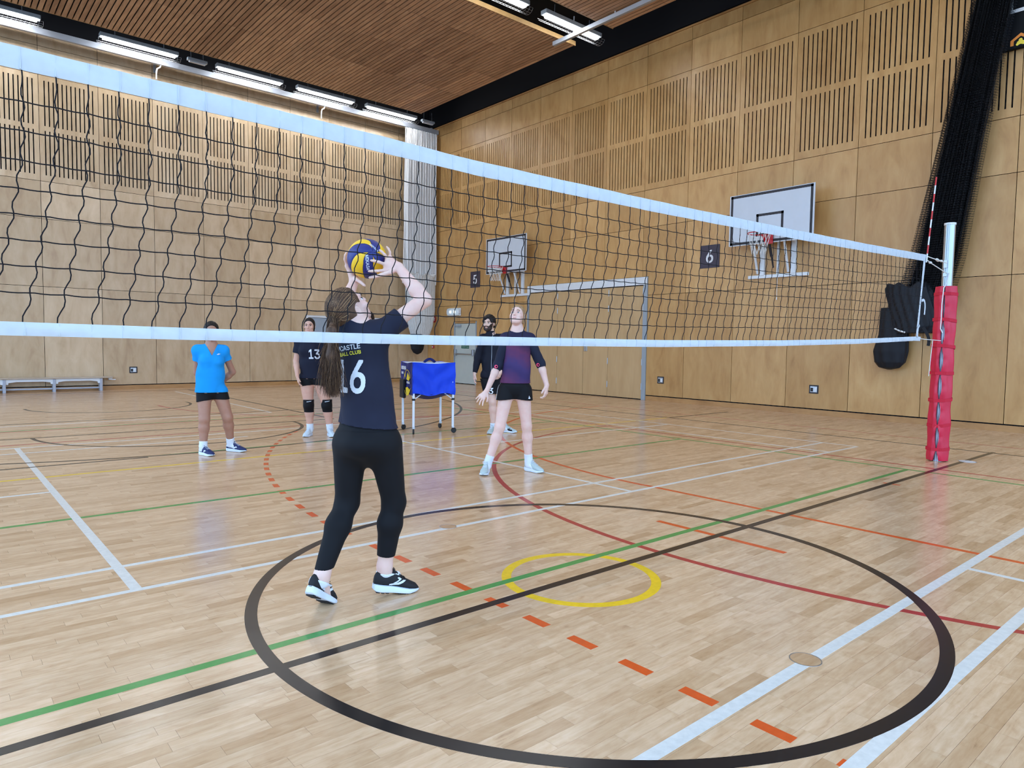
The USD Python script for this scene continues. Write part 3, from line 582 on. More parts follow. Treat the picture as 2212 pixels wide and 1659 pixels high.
# ------------------------------------------------------------------ bench along the far wall
M_benchtop = wood('bench_top_wood', [(0.3, lin(168, 148, 128)), (0.7, lin(198, 180, 158))], [(0, (1,) * 3), (1, (1,) * 3)], (2, 30, 30), rough=0.4)
M_benchpaint = plain('bench_grey_paint', lin(172, 176, 188), 0.4, noise=0.05)
t = thing('bench', 'long low gym bench of pale wood standing against the far wall', 'bench', (0, 17.25, 0))
part(t, 'seat', rbx(-0.4, 3.70, -0.14, 0.13, 0.325, 0.36, 0.006), M_benchtop)
part(t, 'beam', rbx(-0.35, 3.45, -0.02, 0.02, 0.06, 0.10, 0.005), M_benchpaint)
for x in (0.47, 1.45, 2.44, 3.44): part(t, 'leg', cat(rbx(x - 0.03, x + 0.03, -0.11, -0.06, 0.0, 0.32, 0.006), rbx(x - 0.03, x + 0.03, 0.06, 0.11, 0.0, 0.32, 0.006), rbx(x - 0.025, x + 0.025, -0.08, 0.08, 0.14, 0.19, 0.005)), M_benchpaint)
for a_, b_ in ((-0.4, 0.44), (0.5, 1.42), (1.48, 2.41), (2.47, 3.41)):
    pl = sbox(a_, 0.20, b_, 0.322).difference(Polygon([(a_ + 0.03, 0.1), (a_ + 0.05, 0.24), (a_ + 0.2, 0.262), (b_ - 0.2, 0.262), (b_ - 0.05, 0.24), (b_ - 0.03, 0.1)]))
    part(t, 'apron', place(prism(pl, -0.095, -0.07), (1, 0, 0), (0, 0, 1), (0, 1, 0), (0, 0, 0)), M_white)
part(t, 'hook', cat(rbx(3.62, 3.70, -0.05, 0.05, 0.27, 0.325, 0.006), rbx(3.68, 3.78, -0.03, 0.03, 0.26, 0.29, 0.006)), M_white)

# ------------------------------------------------------------------ curtain rails, hooks and gathered division nets
rail = thing('curtain_rail', 'long pale aluminium curtain rail running along the top of the far wall', 'rail', (0, 16.82, 8.43))
iprof = sbox(-0.045, -0.07, 0.045, -0.055).union(sbox(-0.008, -0.06, 0.008, 0.06)).union(sbox(-0.045, 0.055, 0.045, 0.07)).union(sbox(-0.045, -0.07, -0.035, 0.07))
M_rail = plain('anodised_rail', (0.34, 0.36, 0.40), 0.5, metal=0.2)
part(rail, 'track', place(prism(iprof, -4.4, 13.45), (0, 1, 0), (0, 0, 1), (1, 0, 0), (0, 0, 0)), M_rail)
for x in (-2.5, 1.0, 4.85, 9.40, 13.2): part(rail, 'wall_bracket', cat(rbx(x - 0.03, x + 0.03, 0.0, 0.59, 0.08, 0.11, 0.004), rbx(x - 0.03, x + 0.03, 0.56, 0.597, -0.1, 0.11, 0.004)), M_rail)
for x in (4.80, 9.30): part(rail, 'hook', cat(tube([(x + 0.06, 0, -0.07), (x + 0.04, 0.0, -0.13), (x - 0.03, 0, -0.18), (x - 0.05, 0, -0.27), (x - 0.05, 0, -0.45)], 0.018, 6), cyl((x - 0.02, 0, -0.17), (x - 0.05, 0, -0.37), 0.009, 6)), M_white, 40)
rail2 = thing('curtain_rail', 'bright aluminium curtain rail hanging below the ceiling rafts at the top right', 'rail', (11.17, 0, 8.2))
part(rail2, 'track', place(prism(affinity.scale(iprof.buffer(0.004), 0.72, 0.62), -6.5, 8.84), (1, 0, 0), (0, 0, 1), (0, 1, 0), (0, 0, 0)), M_rail)
for y in (8.2, 7.0, 4.5, 2.0): part(rail2, 'hanger', cyl((0, y, 0.06), (0, y, 0.4), 0.012, 8), M_white, 40)

def net_mat(name, col, pitch, cord):
    """a cloth of square mesh: st is measured in metres of cloth"""
    n = {'u': ('uvmap', {'attribute': 'st'}), 's': ('separate_xyz', {}), 'p': ('principled_bsdf', {'base_color': col, 'roughness': 0.8}), 't': ('transparent_bsdf', {}), 'm': ('mix_closure', {})}
    L = [('u.UV', 's.vector')]
    for ax in 'xy':
        n['d' + ax] = ('math', {'math_type': 'divide', 'value2': pitch}); n['f' + ax] = ('math', {'math_type': 'fraction'}); n['l' + ax] = ('math', {'math_type': 'less_than', 'value2': cord / pitch})
        L += [('s.' + ax, f'd{ax}.value1'), (f'd{ax}.value', f'f{ax}.value1'), (f'f{ax}.value', f'l{ax}.value1')]
    n['mx'] = ('math', {'math_type': 'maximum'}); L += [('lx.value', 'mx.value1'), ('ly.value', 'mx.value2'), ('mx.value', 'm.fac'), ('t.BSDF', 'm.closure1'), ('p.BSDF', 'm.closure2')]
    return usdkit.material(stage, LOOK + name, n, L, surface='m.closure')
def sheet(parent, name, fn, nu, nv, su, sv, mat, label=None):
    u, v = np.meshgrid(np.linspace(0, 1, nu), np.linspace(0, 1, nv), indexing='ij'); P = fn(u, v).reshape(-1, 3)
    i, j = np.meshgrid(np.arange(nu - 1), np.arange(nv - 1), indexing='ij'); a_ = (i * nv + j).ravel()
    f = np.vstack([np.c_[a_, a_ + nv, a_ + nv + 1], np.c_[a_, a_ + nv + 1, a_ + 1]])
    pp = str(parent.GetPath())
    q = usdkit.mesh(stage, pp + '/' + numbered(pp, name), trimesh.Trimesh(P, f, process=False), mat, True, uv=np.c_[(u * su).ravel(), (v * sv).ravel()]).GetPrim()
    return data(q, label=label)
M_netwhite = net_mat('white_division_net', (0.84, 0.83, 0.82), 0.045, 0.034)
M_netblack = net_mat('black_division_net', (0.012, 0.012, 0.015), 0.040, 0.0058)
M_canvas = cloth_mat('white_canvas', (0.66, 0.67, 0.66), 0.8, 0.05)
M_blackcloth = cloth_mat('black_canvas', (0.010, 0.011, 0.015), 0.55, 0.1)
wc = thing('white_division_net', 'white division netting gathered in the far corner with a canvas sleeve below', 'division net', (12.75, 16.80, 0))
def wsheet(k):
    def fn(u, v):
        z = 8.325 - v * (8.325 - 3.3); ph = k * 1.7
        x = (u - 0.5) * (1.16 + 0.05 * v) + 0.015 * np.sin(40 * u + ph) ; y = (0.05 + 0.03 * np.sin(3 * v + ph)) * np.sin(u * 75 + ph + 2.0 * np.sin(v * 4 + k)) + 0.03 * k - 0.06 + 0.05 * v
        return np.stack([x, y, z], -1)
    return fn
for k in range(4): sheet(wc, 'net_layer', wsheet(k), 260, 40, 5.2, 5.06, M_netwhite)
part(wc, 'top_rope', tube([(-0.6, 0, 8.33), (0.6, 0, 8.33)], 0.014, 8), M_rope, 40)
for x in np.linspace(-0.56, 0.56, 9): part(wc, 'runner', rbx(x - 0.015, x + 0.015, -0.015, 0.015, 8.33, 8.358, 0.004), M_steel)
def bag(parent, name, zs, hw, hd, cx, mat, pleat=0.02, n=120, waves=26, cy=None, label=None, top=0.0):
    """a hanging sleeve: rings from top to bottom with pleats"""
    zs, hw, hd, cx = map(lambda q: np.asarray(q, float), (zs, hw, hd, cx)); cy = np.zeros_like(zs) if cy is None else np.asarray(cy, float)
    m = 46; t = np.linspace(0, 1, m); s = np.linspace(0, 1, len(zs)); Z, HW, HD, CX, CY = (np.interp(t, s, q) for q in (zs, hw, hd, cx, cy)); th = np.arange(n) * 2 * np.pi / n
    vs = []
    for i in range(m):
        amp = 1 + pleat * np.sin(waves * th + 1.5 * math.sin(5 * t[i])) + 0.5 * pleat * np.sin(7 * th + 9 * t[i])
        vs.append(np.c_[CX[i] + HW[i] * amp * np.cos(th), CY[i] + HD[i] * amp * np.sin(th), Z[i] + top * (1 - t[i]) ** 8 * np.sin(9 * th + np.sin(3 * th)) + 0 * th])
    vs = np.stack(vs).reshape(-1, 3); f = []
    i, j = np.meshgrid(np.arange(m - 1), np.arange(n), indexing='ij'); a_ = (i * n + j).ravel(); b_ = (i * n + (j + 1) % n).ravel(); f = np.vstack([np.c_[a_, a_ + n, b_ + n], np.c_[a_, b_ + n, b_]])
    c0, c1 = len(vs), len(vs) + 1; vs = np.vstack([vs, [[CX[0], CY[0], Z[0] - 0.04]], [[CX[-1], CY[-1], Z[-1]]]]); k = np.arange(n); k2 = (k + 1) % n
    f = np.vstack([f, np.c_[np.full(n, c0), k, k2], np.c_[np.full(n, c1), (m - 1) * n + k2, (m - 1) * n + k]])
    me = trimesh.Trimesh(vs, f, process=False); me.fix_normals(); part(parent, name, me, mat, True, label=label)
bag(wc, 'canvas_sleeve', [3.62, 3.5, 3.0, 2.4, 1.9, 1.55, 1.40], [0.60, 0.57, 0.56, 0.54, 0.47, 0.34, 0.16], [0.17, 0.15, 0.14, 0.14, 0.13, 0.11, 0.05], [0.02, 0.02, 0.02, 0.04, 0.05, 0.03, 0.0], M_canvas, 0.05, 160, 34, top=0.05)
bag(wc, 'weight_bag', [1.62, 1.5, 1.3, 1.12, 1.0, 0.945], [0.27, 0.28, 0.275, 0.24, 0.15, 0.03], [0.1, 0.11, 0.11, 0.1, 0.07, 0.02], [-0.10] * 6, M_blackcloth, 0.01, 60, 8, cy=[-0.03] * 6)
bn = thing('black_division_net', 'black division netting gathered into a thick bundle down the right wall into a bag', 'division net', (0, 0, 0))
BZ = V([9.6, 7.0, 6.2, 4.87, 2.9, 2.2, 1.75]); BY0 = V([0.72, 1.12, 1.26, 1.50, 1.88, 2.06, 2.12]); BY1 = V([0.10, 0.46, 0.58, 0.76, 1.0, 1.16, 1.32])
def bsheet(k):
    def fn(u, v):
        z = 9.6 - v * (9.6 - 1.75); y0 = np.interp(-z, -BZ, BY0); y1 = np.interp(-z, -BZ, BY1); ph = k * 1.9; sp = 1 - 0.10 * (k % 3); sh = 0.05 * math.sin(k * 2.2)
        w = u + 0.03 * np.sin(12 * u + ph + 3 * v); mid = 0.5 + 0.18 * math.sin(k * 1.3); w = mid + (w - mid) * (0.55 + 0.45 * ((k * 37 % 10) / 9.0))
        y = y0 + (y1 - y0) * w + sh * 0.3; x = XR - 0.26 + 0.055 * np.sin(u * 60 + ph + 2 * np.sin(3 * v + k)) + 0.025 * (k - 3) * 0.5
        return np.stack([x, y, z], -1)
    return fn
for k in range(11): sheet(bn, 'net_layer', bsheet(k), 200, 50, 4.6, 7.85, M_netblack)
yy = V([2.06, 1.86, 1.66, 1.46, 1.30])
bag(bn, 'gathered_hem', [2.46, 2.3, 2.0, 1.75, 1.62], [0.20] * 5, [0.36, 0.38, 0.39, 0.36, 0.28], [13.26] * 5, M_blackcloth, 0.05, 90, 17, cy=[1.86, 1.82, 1.74, 1.70, 1.72], top=0.05)
bag(bn, 'storage_bag', [2.08, 1.9, 1.6, 1.3, 1.1, 1.0, 0.965], [0.13, 0.14, 0.15, 0.16, 0.14, 0.10, 0.02], [0.20, 0.22, 0.25, 0.29, 0.26, 0.17, 0.03], [13.34] * 7, M_blackcloth, 0.035, 90, 9, cy=[2.13, 2.12, 2.10, 2.14, 2.14, 2.14, 2.14])
a = np.linspace(0, 1, 12); part(bn, 'strap_tail', strap(np.c_[13.05 + 0 * a, 1.52 - 0.10 * np.sin(a * 2), 1.72 - 0.32 * a], 0.05, 0.004, (1, 0, 0)), M_blackcloth, 40)
part(bn, 'white_cord', tube([(13.06, 1.98, 1.70), (13.05, 1.9, 1.66), (13.04, 1.8, 1.63)], 0.014, 6), M_rope, 40)

# ------------------------------------------------------------------ scoreboard, top right
M_dark = plain('scoreboard_black', (0.005, 0.006, 0.008), 0.7, spec=0.15); M_orange = plain('logo_orange', lin(226, 132, 30), 0.5); M_yellow = plain('logo_yellow', lin(240, 214, 60), 0.5)
sb = thing('scoreboard', 'black wall scoreboard with white outlined panel and orange badge behind the black net', 'scoreboard', (XR - 0.022, -0.6, 6.16))
part(sb, 'case', rbx(-0.09, 0.0, -2.0, 1.32, 0.0, 2.3, 0.01), M_dark)
def on_sb(poly, d0=0.09, d1=0.093): return place(prism(poly, d0, d1), (0, -1, 0), (0, 0, 1), (-1, 0, 0), (0, 0, 0))
o = sbox(-1.17, 0.60, -0.45, 1.4).buffer(0.04); part(sb, 'white_outline', on_sb(o.difference(o.buffer(-0.055))), M_white)
house = Polygon([(-1.165, 0.045), (-1.165, 0.13), (-1.03, 0.225), (-0.895, 0.13), (-0.895, 0.045), (-0.94, 0.045), (-0.94, 0.115), (-1.03, 0.175), (-1.12, 0.115), (-1.12, 0.045)])
part(sb, 'badge_arch', on_sb(house), M_orange)
part(sb, 'badge_figure', on_sb(shapely.union_all([Point(-1.03, 0.115).buffer(0.026), Point(-1.05, 0.075).buffer(0.03), Point(-1.01, 0.075).buffer(0.03), Point(-1.07, 0.055).buffer(0.02), Point(-0.99, 0.055).buffer(0.02)])), M_yellow)

# ------------------------------------------------------------------ ball cart
M_bluecloth = cloth_mat('blue_nylon', lin(20, 66, 214), 0.5, 0.05, 9.0); M_navycloth = cloth_mat('navy_nylon', lin(28, 36, 104), 0.55, 0.06, 9.0)
M_cartyellow = plain('cart_yellow', lin(236, 206, 40), 0.5); M_tubewhite = plain('white_tube', (0.74, 0.78, 0.84), 0.3, metal=0.2)
cart = thing('ball_cart', 'blue fabric volleyball cart on white legs with small castors', 'ball cart', (5.76, 5.78, 0), math.radians(-17))
hs = 0.30
for sx in (-1, 1):
    for sy in (-1, 1):
        part(cart, 'leg', rbx(sx * hs - 0.016, sx * hs + 0.016, sy * hs - 0.016, sy * hs + 0.016, 0.10, 1.04, 0.006), M_tubewhite)
        c = (sx * hs, sy * hs); an = 0.7 * sx + 1.1 * sy
        w = place(cat(lathe([(0, -0.012), (0.036, -0.012), (0.04, -0.006), (0.04, 0.006), (0.036, 0.012), (0, 0.012)], 20)), (math.cos(an), math.sin(an), 0), (0, 0, 1), (math.sin(an), -math.cos(an), 0), (c[0] + 0.015 * math.cos(an), c[1] + 0.015 * math.sin(an), 0.04))
        cp = part(cart, 'castor', w, M_rubber, 40)
        part(cp, 'castor_fork', cat(rbx(c[0] - 0.02, c[0] + 0.02, c[1] - 0.02, c[1] + 0.02, 0.075, 0.105, 0.004), cyl((c[0], c[1], 0.09), (c[0] + 0.015 * math.cos(an), c[1] + 0.015 * math.sin(an), 0.045), 0.008, 6)), M_steel, 40)
        part(cart, 'joint', rbx(sx * hs - 0.022, sx * hs + 0.022, sy * hs - 0.022, sy * hs + 0.022, 0.49, 0.52, 0.004), M_rubber)
for s in (-1, 1):
    for q in (-1, 1):
        part(cart, 'brace', cyl((s * hs, q * hs, 0.50), (s * (hs - 0.17), q * hs, 0.62), 0.008, 6), M_tubewhite, 40); part(cart, 'brace', cyl((q * hs, s * hs, 0.50), (q * hs, s * (hs - 0.17), 0.62), 0.008, 6), M_tubewhite, 40)
# fabric: four walls that sag between the corners, and a sagging floor
def cart_wall(k):
    def fn(u, v):
        z = 1.045 - 0.02 * np.sin(np.pi * u) ** 2 * (1 - v) - v * 0.47 + 0.02 * np.sin(u * 9 + 1) * v
        out = hs + 0.024 + 0.012 * np.sin(np.pi * u) * np.sin(np.pi * v) * (-1.5) + 0.010 * np.sin((u - 0.5) * 26 * (0.3 + v)) * v * np.sin(np.pi * u) + 0.007 * np.sin(15 * (u * 0.7 + v * np.sign(u - 0.5) * 0.8))
        s = (u - 0.5) * 2 * (hs + 0.026); c, d_ = math.cos(k * math.pi / 2), math.sin(k * math.pi / 2)
        return np.stack([s * c - (-out) * d_ if False else s * c + out * d_, s * d_ - out * c, z], -1)
    return fn
def solid_sheet(fn, nu, nv, th):
    u, v = np.meshgrid(np.linspace(0, 1, nu), np.linspace(0, 1, nv), indexing='ij'); P = fn(u, v); i, j = np.meshgrid(np.arange(nu - 1), np.arange(nv - 1), indexing='ij'); a_ = (i * nv + j).ravel()
    f = np.vstack([np.c_[a_, a_ + nv, a_ + nv + 1], np.c_[a_, a_ + nv + 1, a_ + 1]]); me = trimesh.Trimesh(P.reshape(-1, 3), f, process=False); N = np.array(me.vertex_normals); n_ = len(N)
    v2 = np.vstack([me.vertices + N * th / 2, me.vertices - N * th / 2]); e = np.concatenate([np.arange(nv), np.arange(1, nu) * nv + nv - 1, (nu - 1) * nv + np.arange(nv - 2, -1, -1), np.arange(nu - 2, -1, -1) * nv]); e = e[:-1] if e[-1] == e[0] else e
    e2 = np.roll(e, -1); f2 = np.vstack([f, f[:, ::-1] + n_, np.c_[e, e + n_, e2 + n_], np.c_[e, e2 + n_, e2]]); return trimesh.Trimesh(v2, f2, process=False)
for k in range(4):
    pl_ = part(cart, 'fabric_wall', solid_sheet(cart_wall(k), 44, 24, 0.004), M_navycloth if k == 3 else M_bluecloth, 50, label='dark navy printed fabric wall' if k == 3 else None)
    if k == 3: printed = pl_
part(cart, 'fabric_floor', solid_sheet(lambda u, v: np.stack([(u - 0.5) * 0.63, (v - 0.5) * 0.63, 0.575 - 0.09 * np.sin(np.pi * u) * np.sin(np.pi * v)], -1), 24, 24, 0.005), M_navycloth, 50)
part(cart, 'top_frame', cat(*[cyl((a_[0] * hs, a_[1] * hs, 1.03), (b_[0] * hs, b_[1] * hs, 1.03), 0.01, 8) for a_, b_ in (((-1, -1), (1, -1)), ((1, -1), (1, 1)), ((1, 1), (-1, 1)), ((-1, 1), (-1, -1)))]), M_tubewhite, 40)
a = np.linspace(0, 1, 16); part(cart, 'carry_strap', strap(np.c_[0.02 + 0.18 * a, hs * 0.9 + 0 * a, 1.03 + 0.05 * np.sin(np.pi * a)], 0.04), M_navycloth, 40)
part(cart, 'side_pocket', rbx(-hs - 0.06, -hs - 0.015, 0.06, 0.28, 0.50, 0.78, 0.012), M_blackcloth)
def on_left_face(m, y, z): return place(m, (0, -1, 0), (0, 0, 1), (-1, 0, 0), (-hs - 0.036, y, z))
part(printed, 'lettering', on_left_face(meshkit.text_mesh('MIKASA', 0.05, 0.003, True), 0.26, 0.93), M_digit)
part(printed, 'lettering', on_left_face(meshkit.text_mesh('MIKASA', 0.03, 0.003, True), -0.05, 0.73), M_digit)
part(printed, 'lettering', on_left_face(meshkit.text_mesh('FIVB', 0.035, 0.003, True), 0.25, 0.86), M_digit)
part(printed, 'ball_graphic', on_left_face(cat(prism(Point(0.1, 0.0).buffer(0.19, 32).difference(Point(0.1, 0.0).buffer(0.183, 32)).intersection(sbox(-1, -1, 0.27, 1)), 0, 0.003), prism(Polygon([(0.06, 0.05), (0.13, 0.15), (0.24, 0.07), (0.19, 0.03)]), 0, 0.003), prism(Polygon([(0.02, -0.08), (0.12, -0.06), (0.25, -0.1), (0.2, -0.16), (0.1, -0.185), (0.05, -0.16)]), 0, 0.003), prism(Polygon([(-0.05, 0.1), (0.0, 0.16), (-0.01, 0.07)]), 0, 0.003)), 0.02, 0.74), M_cartyellow)
# end of part 2
# ------------------------------------------------------------------ people: bodies and clothes as smooth unions of tapered limbs, meshed by surface nets
R2 = V([math.cos(YAW), -math.sin(YAW)]); F2 = V([math.sin(YAW), math.cos(YAW)])     # right-hand and away-from-viewer directions on the floor, used to lay out each figure
def frame_of(O):
    def g(r, f, z): return V([O[0] + r * R2[0] + f * F2[0], O[1] + r * R2[1] + f * F2[1], z])
    return g
def dirv(r, f, z=0.0):
    d = V([r * R2[0] + f * F2[0], r * R2[1] + f * F2[1], z]); return d / np.linalg.norm(d)
def smin(a, b, k):
    if k <= 0: return np.minimum(a, b)
    h = np.maximum(k - np.abs(a - b), 0) / k; return np.minimum(a, b) - h * h * k * 0.25
BIG = 9.0
class Shape:
    """a list of rounded cones and ellipsoids blended with radius k"""
    def __init__(self, k=0.02): self.k, self.p = k, []
    def cone(self, a, b, ra, rb, n=None, q=1.0, k=None):
        a, b = V(a, float), V(b, float); T = np.eye(3)
        if n is not None: n = V(n, float) / np.linalg.norm(n); T = T + (q - 1) * np.outer(n, n)
        self.p.append(('c', a, b, ra, rb, T, self.k if k is None else k, (a + b) / 2, np.linalg.norm(b - a) / 2 + max(ra, rb) + 0.09)); return self
    def chain(self, pts, rs, **kw):
        for i in range(len(pts) - 1): self.cone(pts[i], pts[i + 1], rs[i], rs[i + 1], **kw)
        return self
    def ell(self, c, rad, X=None, k=None, cut=False):
        X = np.eye(3) if X is None else np.asarray(X, float)      # rows: the ellipsoid's axes
        self.p.append(('x' if cut else 'e', V(c, float), V(rad, float), X, None, None, self.k if k is None else k, V(c, float), max(rad) + 0.09)); return self
    def __call__(self, P):
        D = np.full(len(P), BIG)
        for kind, a, b, ra, rb, T, k, c, R in self.p:
            s = np.nonzero(((P - c) ** 2).sum(1) < R * R)[0]
            if not len(s): continue
            Q = P[s]
            if kind == 'c':
                A, Bv = (Q - a) @ T, (b - a) @ T; t = np.clip(A @ Bv / max(Bv @ Bv, 1e-12), 0, 1); d = np.linalg.norm(A - t[:, None] * Bv, axis=1) - (ra + (rb - ra) * t)
            else:
                L = (Q - a) @ ra.T; k0 = np.linalg.norm(L / b, axis=1); k1 = np.linalg.norm(L / b ** 2, axis=1); d = k0 * (k0 - 1) / np.maximum(k1, 1e-9)
            D[s] = -smin(-D[s], d, k) if kind == 'x' else smin(D[s], d, k)
        return D
def union(*fs, k=0.012):
    def f(P):
        D = fs[0](P)
        for g in fs[1:]: D = smin(D, g(P), k)
        return D
    return f
def bounds_of(*shapes, pad=0.03):
    lo = np.min([q[7] - q[8] + 0.09 for s in shapes for q in s.p if q[0] != 'x'], 0) - pad; hi = np.max([q[7] + q[8] - 0.09 for s in shapes for q in s.p if q[0] != 'x'], 0) + pad; return lo, hi
def net_mesh(fn, lo, hi, h):
    lo, hi = V(lo, float), V(hi, float); B = 8
    nb = np.maximum(1, np.ceil((hi - lo) / (h * B)).astype(int)); n = nb * B + 1
    G = np.full(n, BIG, np.float32)
    bi = np.stack(np.meshgrid(*[np.arange(q) for q in nb], indexing='ij'), -1).reshape(-1, 3)
    dc = fn(lo + (bi + 0.5) * B * h); near_ = np.abs(dc) < B * h * 1.25
    for b in bi[(dc < 0) & ~near_]: G[b[0] * B:b[0] * B + 9, b[1] * B:b[1] * B + 9, b[2] * B:b[2] * B + 9] = -BIG
    bs = bi[near_]; o = np.stack(np.meshgrid(*[np.arange(B + 1)] * 3, indexing='ij'), -1).reshape(-1, 3)
    for s in range(0, len(bs), 400):
        I = (bs[s:s + 400, None] * B + o[None]).reshape(-1, 3); G[I[:, 0], I[:, 1], I[:, 2]] = fn(lo + I * h)
    G[0], G[-1], G[:, 0], G[:, -1], G[:, :, 0], G[:, :, -1] = (np.abs(q) for q in (G[0], G[-1], G[:, 0], G[:, -1], G[:, :, 0], G[:, :, -1]))
    ins = G < 0; c = [(x, y, z) for x in (0, 1) for y in (0, 1) for z in (0, 1)]; m = n - 1
    cnt = sum(ins[x:x + m[0], y:y + m[1], z:z + m[2]].astype(np.int8) for x, y, z in c); cells = np.argwhere((cnt > 0) & (cnt < 8))
    vals = np.stack([G[cells[:, 0] + x, cells[:, 1] + y, cells[:, 2] + z] for x, y, z in c], 1); vals = np.clip(vals, -2 * h, 2 * h)
    acc, num = np.zeros((len(cells), 3)), np.zeros(len(cells)); cc = V(c, float)
    for a in range(8):
        for b in range(a + 1, 8):
            if abs(cc[a] - cc[b]).sum() != 1: continue
            va, vb = vals[:, a], vals[:, b]; x = (va < 0) != (vb < 0); t = np.where(x, va / np.where(x, va - vb, 1), 0)[:, None]
            acc += np.where(x[:, None], cc[a] + t * (cc[b] - cc[a]), 0); num += x
    verts = lo + (cells + acc / num[:, None]) * h
    ID = np.full(m, -1, np.int32); ID[cells[:, 0], cells[:, 1], cells[:, 2]] = np.arange(len(cells)); faces = []
    for ax in range(3):
        u, w = (ax + 1) % 3, (ax + 2) % 3; e = np.zeros(3, int); e[ax] = 1
        s0 = [slice(0, -1) if i == ax else slice(1, -1) for i in range(3)]; s1 = [slice(1, None) if i == ax else slice(1, -1) for i in range(3)]
        A, Bb = ins[tuple(s0)], ins[tuple(s1)]; E = np.argwhere(A != Bb); off = V([0 if i == ax else 1 for i in range(3)]); flip = A[tuple(E.T)]; E = E + off
        du, dw = np.zeros(3, int), np.zeros(3, int); du[u] = 1; dw[w] = 1
        q = np.stack([ID[tuple(x.T)] for x in (E - du - dw, E - dw, E, E - du)], 1); q[~flip] = q[~flip][:, ::-1]; faces.append(q)
    q = np.vstack(faces); q = q[(q >= 0).all(1)]
    return trimesh.Trimesh(verts, np.vstack([q[:, [0, 1, 2]], q[:, [0, 2, 3]]]), process=False)
def relax(m, n=2):
    return m

# ---- skin, cloth, hair materials
def skin_mat(name, col):
    n = {'g': ('geometry', {}), 't': ('noise_texture', {'scale': 22.0, 'detail': 3.0}), 'r': ('rgb_ramp', {'ramp': [(0.3, tuple(V(col) * V([0.97, 0.90, 0.90]))), (0.7, col)]}),
         'p': ('principled_bsdf', {'roughness': 0.48, 'specular_ior_level': 0.4, 'subsurface_weight': 0.12, 'subsurface_scale': 0.01})}
    return usdkit.material(stage, LOOK + name, n, [('g.position', 't.vector'), ('t.fac', 'r.fac'), ('r.color', 'p.base_color')], surface='p.BSDF')
def hair_mat(name, ramp):
    n = {'o': ('attribute', {'attribute': 'tone'}), 'r': ('rgb_ramp', {'ramp': ramp}), 'p': ('principled_bsdf', {'roughness': 0.52, 'specular_ior_level': 0.28})}
    return usdkit.material(stage, LOOK + name, n, [('o.fac', 'r.fac'), ('r.color', 'p.base_color')], surface='p.BSDF')
SK_fair = skin_mat('skin_fair', lin(232, 196, 182)); SK_mid = skin_mat('skin_medium', lin(214, 168, 146)); SK_tan = skin_mat('skin_tan', lin(172, 128, 106)); SK_pale = skin_mat('skin_pale', lin(226, 190, 172))
H_brown = hair_mat('hair_brown_streaked', [(0, lin(62, 44, 34)), (0.5, lin(98, 72, 54)), (0.8, lin(146, 112, 80)), (1, lin(196, 160, 116))])
H_dark = hair_mat('hair_dark', [(0, lin(16, 12, 12)), (1, lin(40, 30, 28))]); H_blond = hair_mat('hair_blond', [(0, lin(140, 108, 78)), (1, lin(196, 162, 120))])
C_navy = cloth_mat('navy_jersey', lin(31, 34, 52), 0.8, 0.08, 10); C_black = cloth_mat('black_stretch', lin(14, 15, 20), 0.75, 0.08, 10); C_blue = cloth_mat('bright_blue_jersey', lin(20, 148, 226), 0.8, 0.05, 10)
C_jacket = cloth_mat('dark_navy_tracksuit', lin(16, 18, 32), 0.7, 0.08, 10); C_sock = cloth_mat('white_sock', lin(222, 228, 236), 0.9, 0.04, 10); C_tee = cloth_mat('black_navy_tee', lin(24, 27, 44), 0.8, 0.08, 10)
n_ = {'g': ('geometry', {}), 's': ('separate_xyz', {}), 'n': ('noise_texture', {'scale': 5.0, 'detail': 3.0}), 'a': ('math', {'math_type': 'multiply_add', 'value2': 0.35, 'value3': -0.175}), 'b': ('math', {'math_type': 'add'}), 'mr': ('map_range', {'from_min': 0.92, 'from_max': 1.44}),
      'r': ('rgb_ramp', {'ramp': [(0.0, lin(92, 50, 86)), (0.25, lin(58, 46, 92)), (0.42, lin(66, 52, 100)), (0.62, lin(98, 52, 86)), (0.8, lin(58, 40, 70)), (0.95, lin(38, 36, 62))]}), 'p': ('principled_bsdf', {'roughness': 0.8, 'specular_ior_level': 0.25})}
C_purple = usdkit.material(stage, LOOK + 'purple_print_jersey', n_, [('g.position', 's.vector'), ('g.position', 'n.vector'), ('n.fac', 'a.value1'), ('s.z', 'b.value1'), ('a.value', 'b.value2'), ('b.value', 'mr.value'), ('mr.result', 'r.fac'), ('r.color', 'p.base_color')], surface='p.BSDF')
P_white = plain('print_white', lin(214, 220, 230), 0.6); P_yellow = plain('print_yellow', lin(222, 214, 60), 0.6); P_pink = plain('print_pink', lin(232, 70, 110), 0.5)
M_eye = plain('eye_white', (0.75, 0.75, 0.75), 0.2); M_irisb = plain('iris_blue', lin(70, 90, 110), 0.2); M_irisd = plain('iris_brown', lin(40, 26, 20), 0.2)
M_lip = {k: plain('lips_' + k, lin(*c), 0.4) for k, c in dict(fair=(196, 122, 118), tan=(140, 84, 78), mid=(176, 108, 100)).items()}

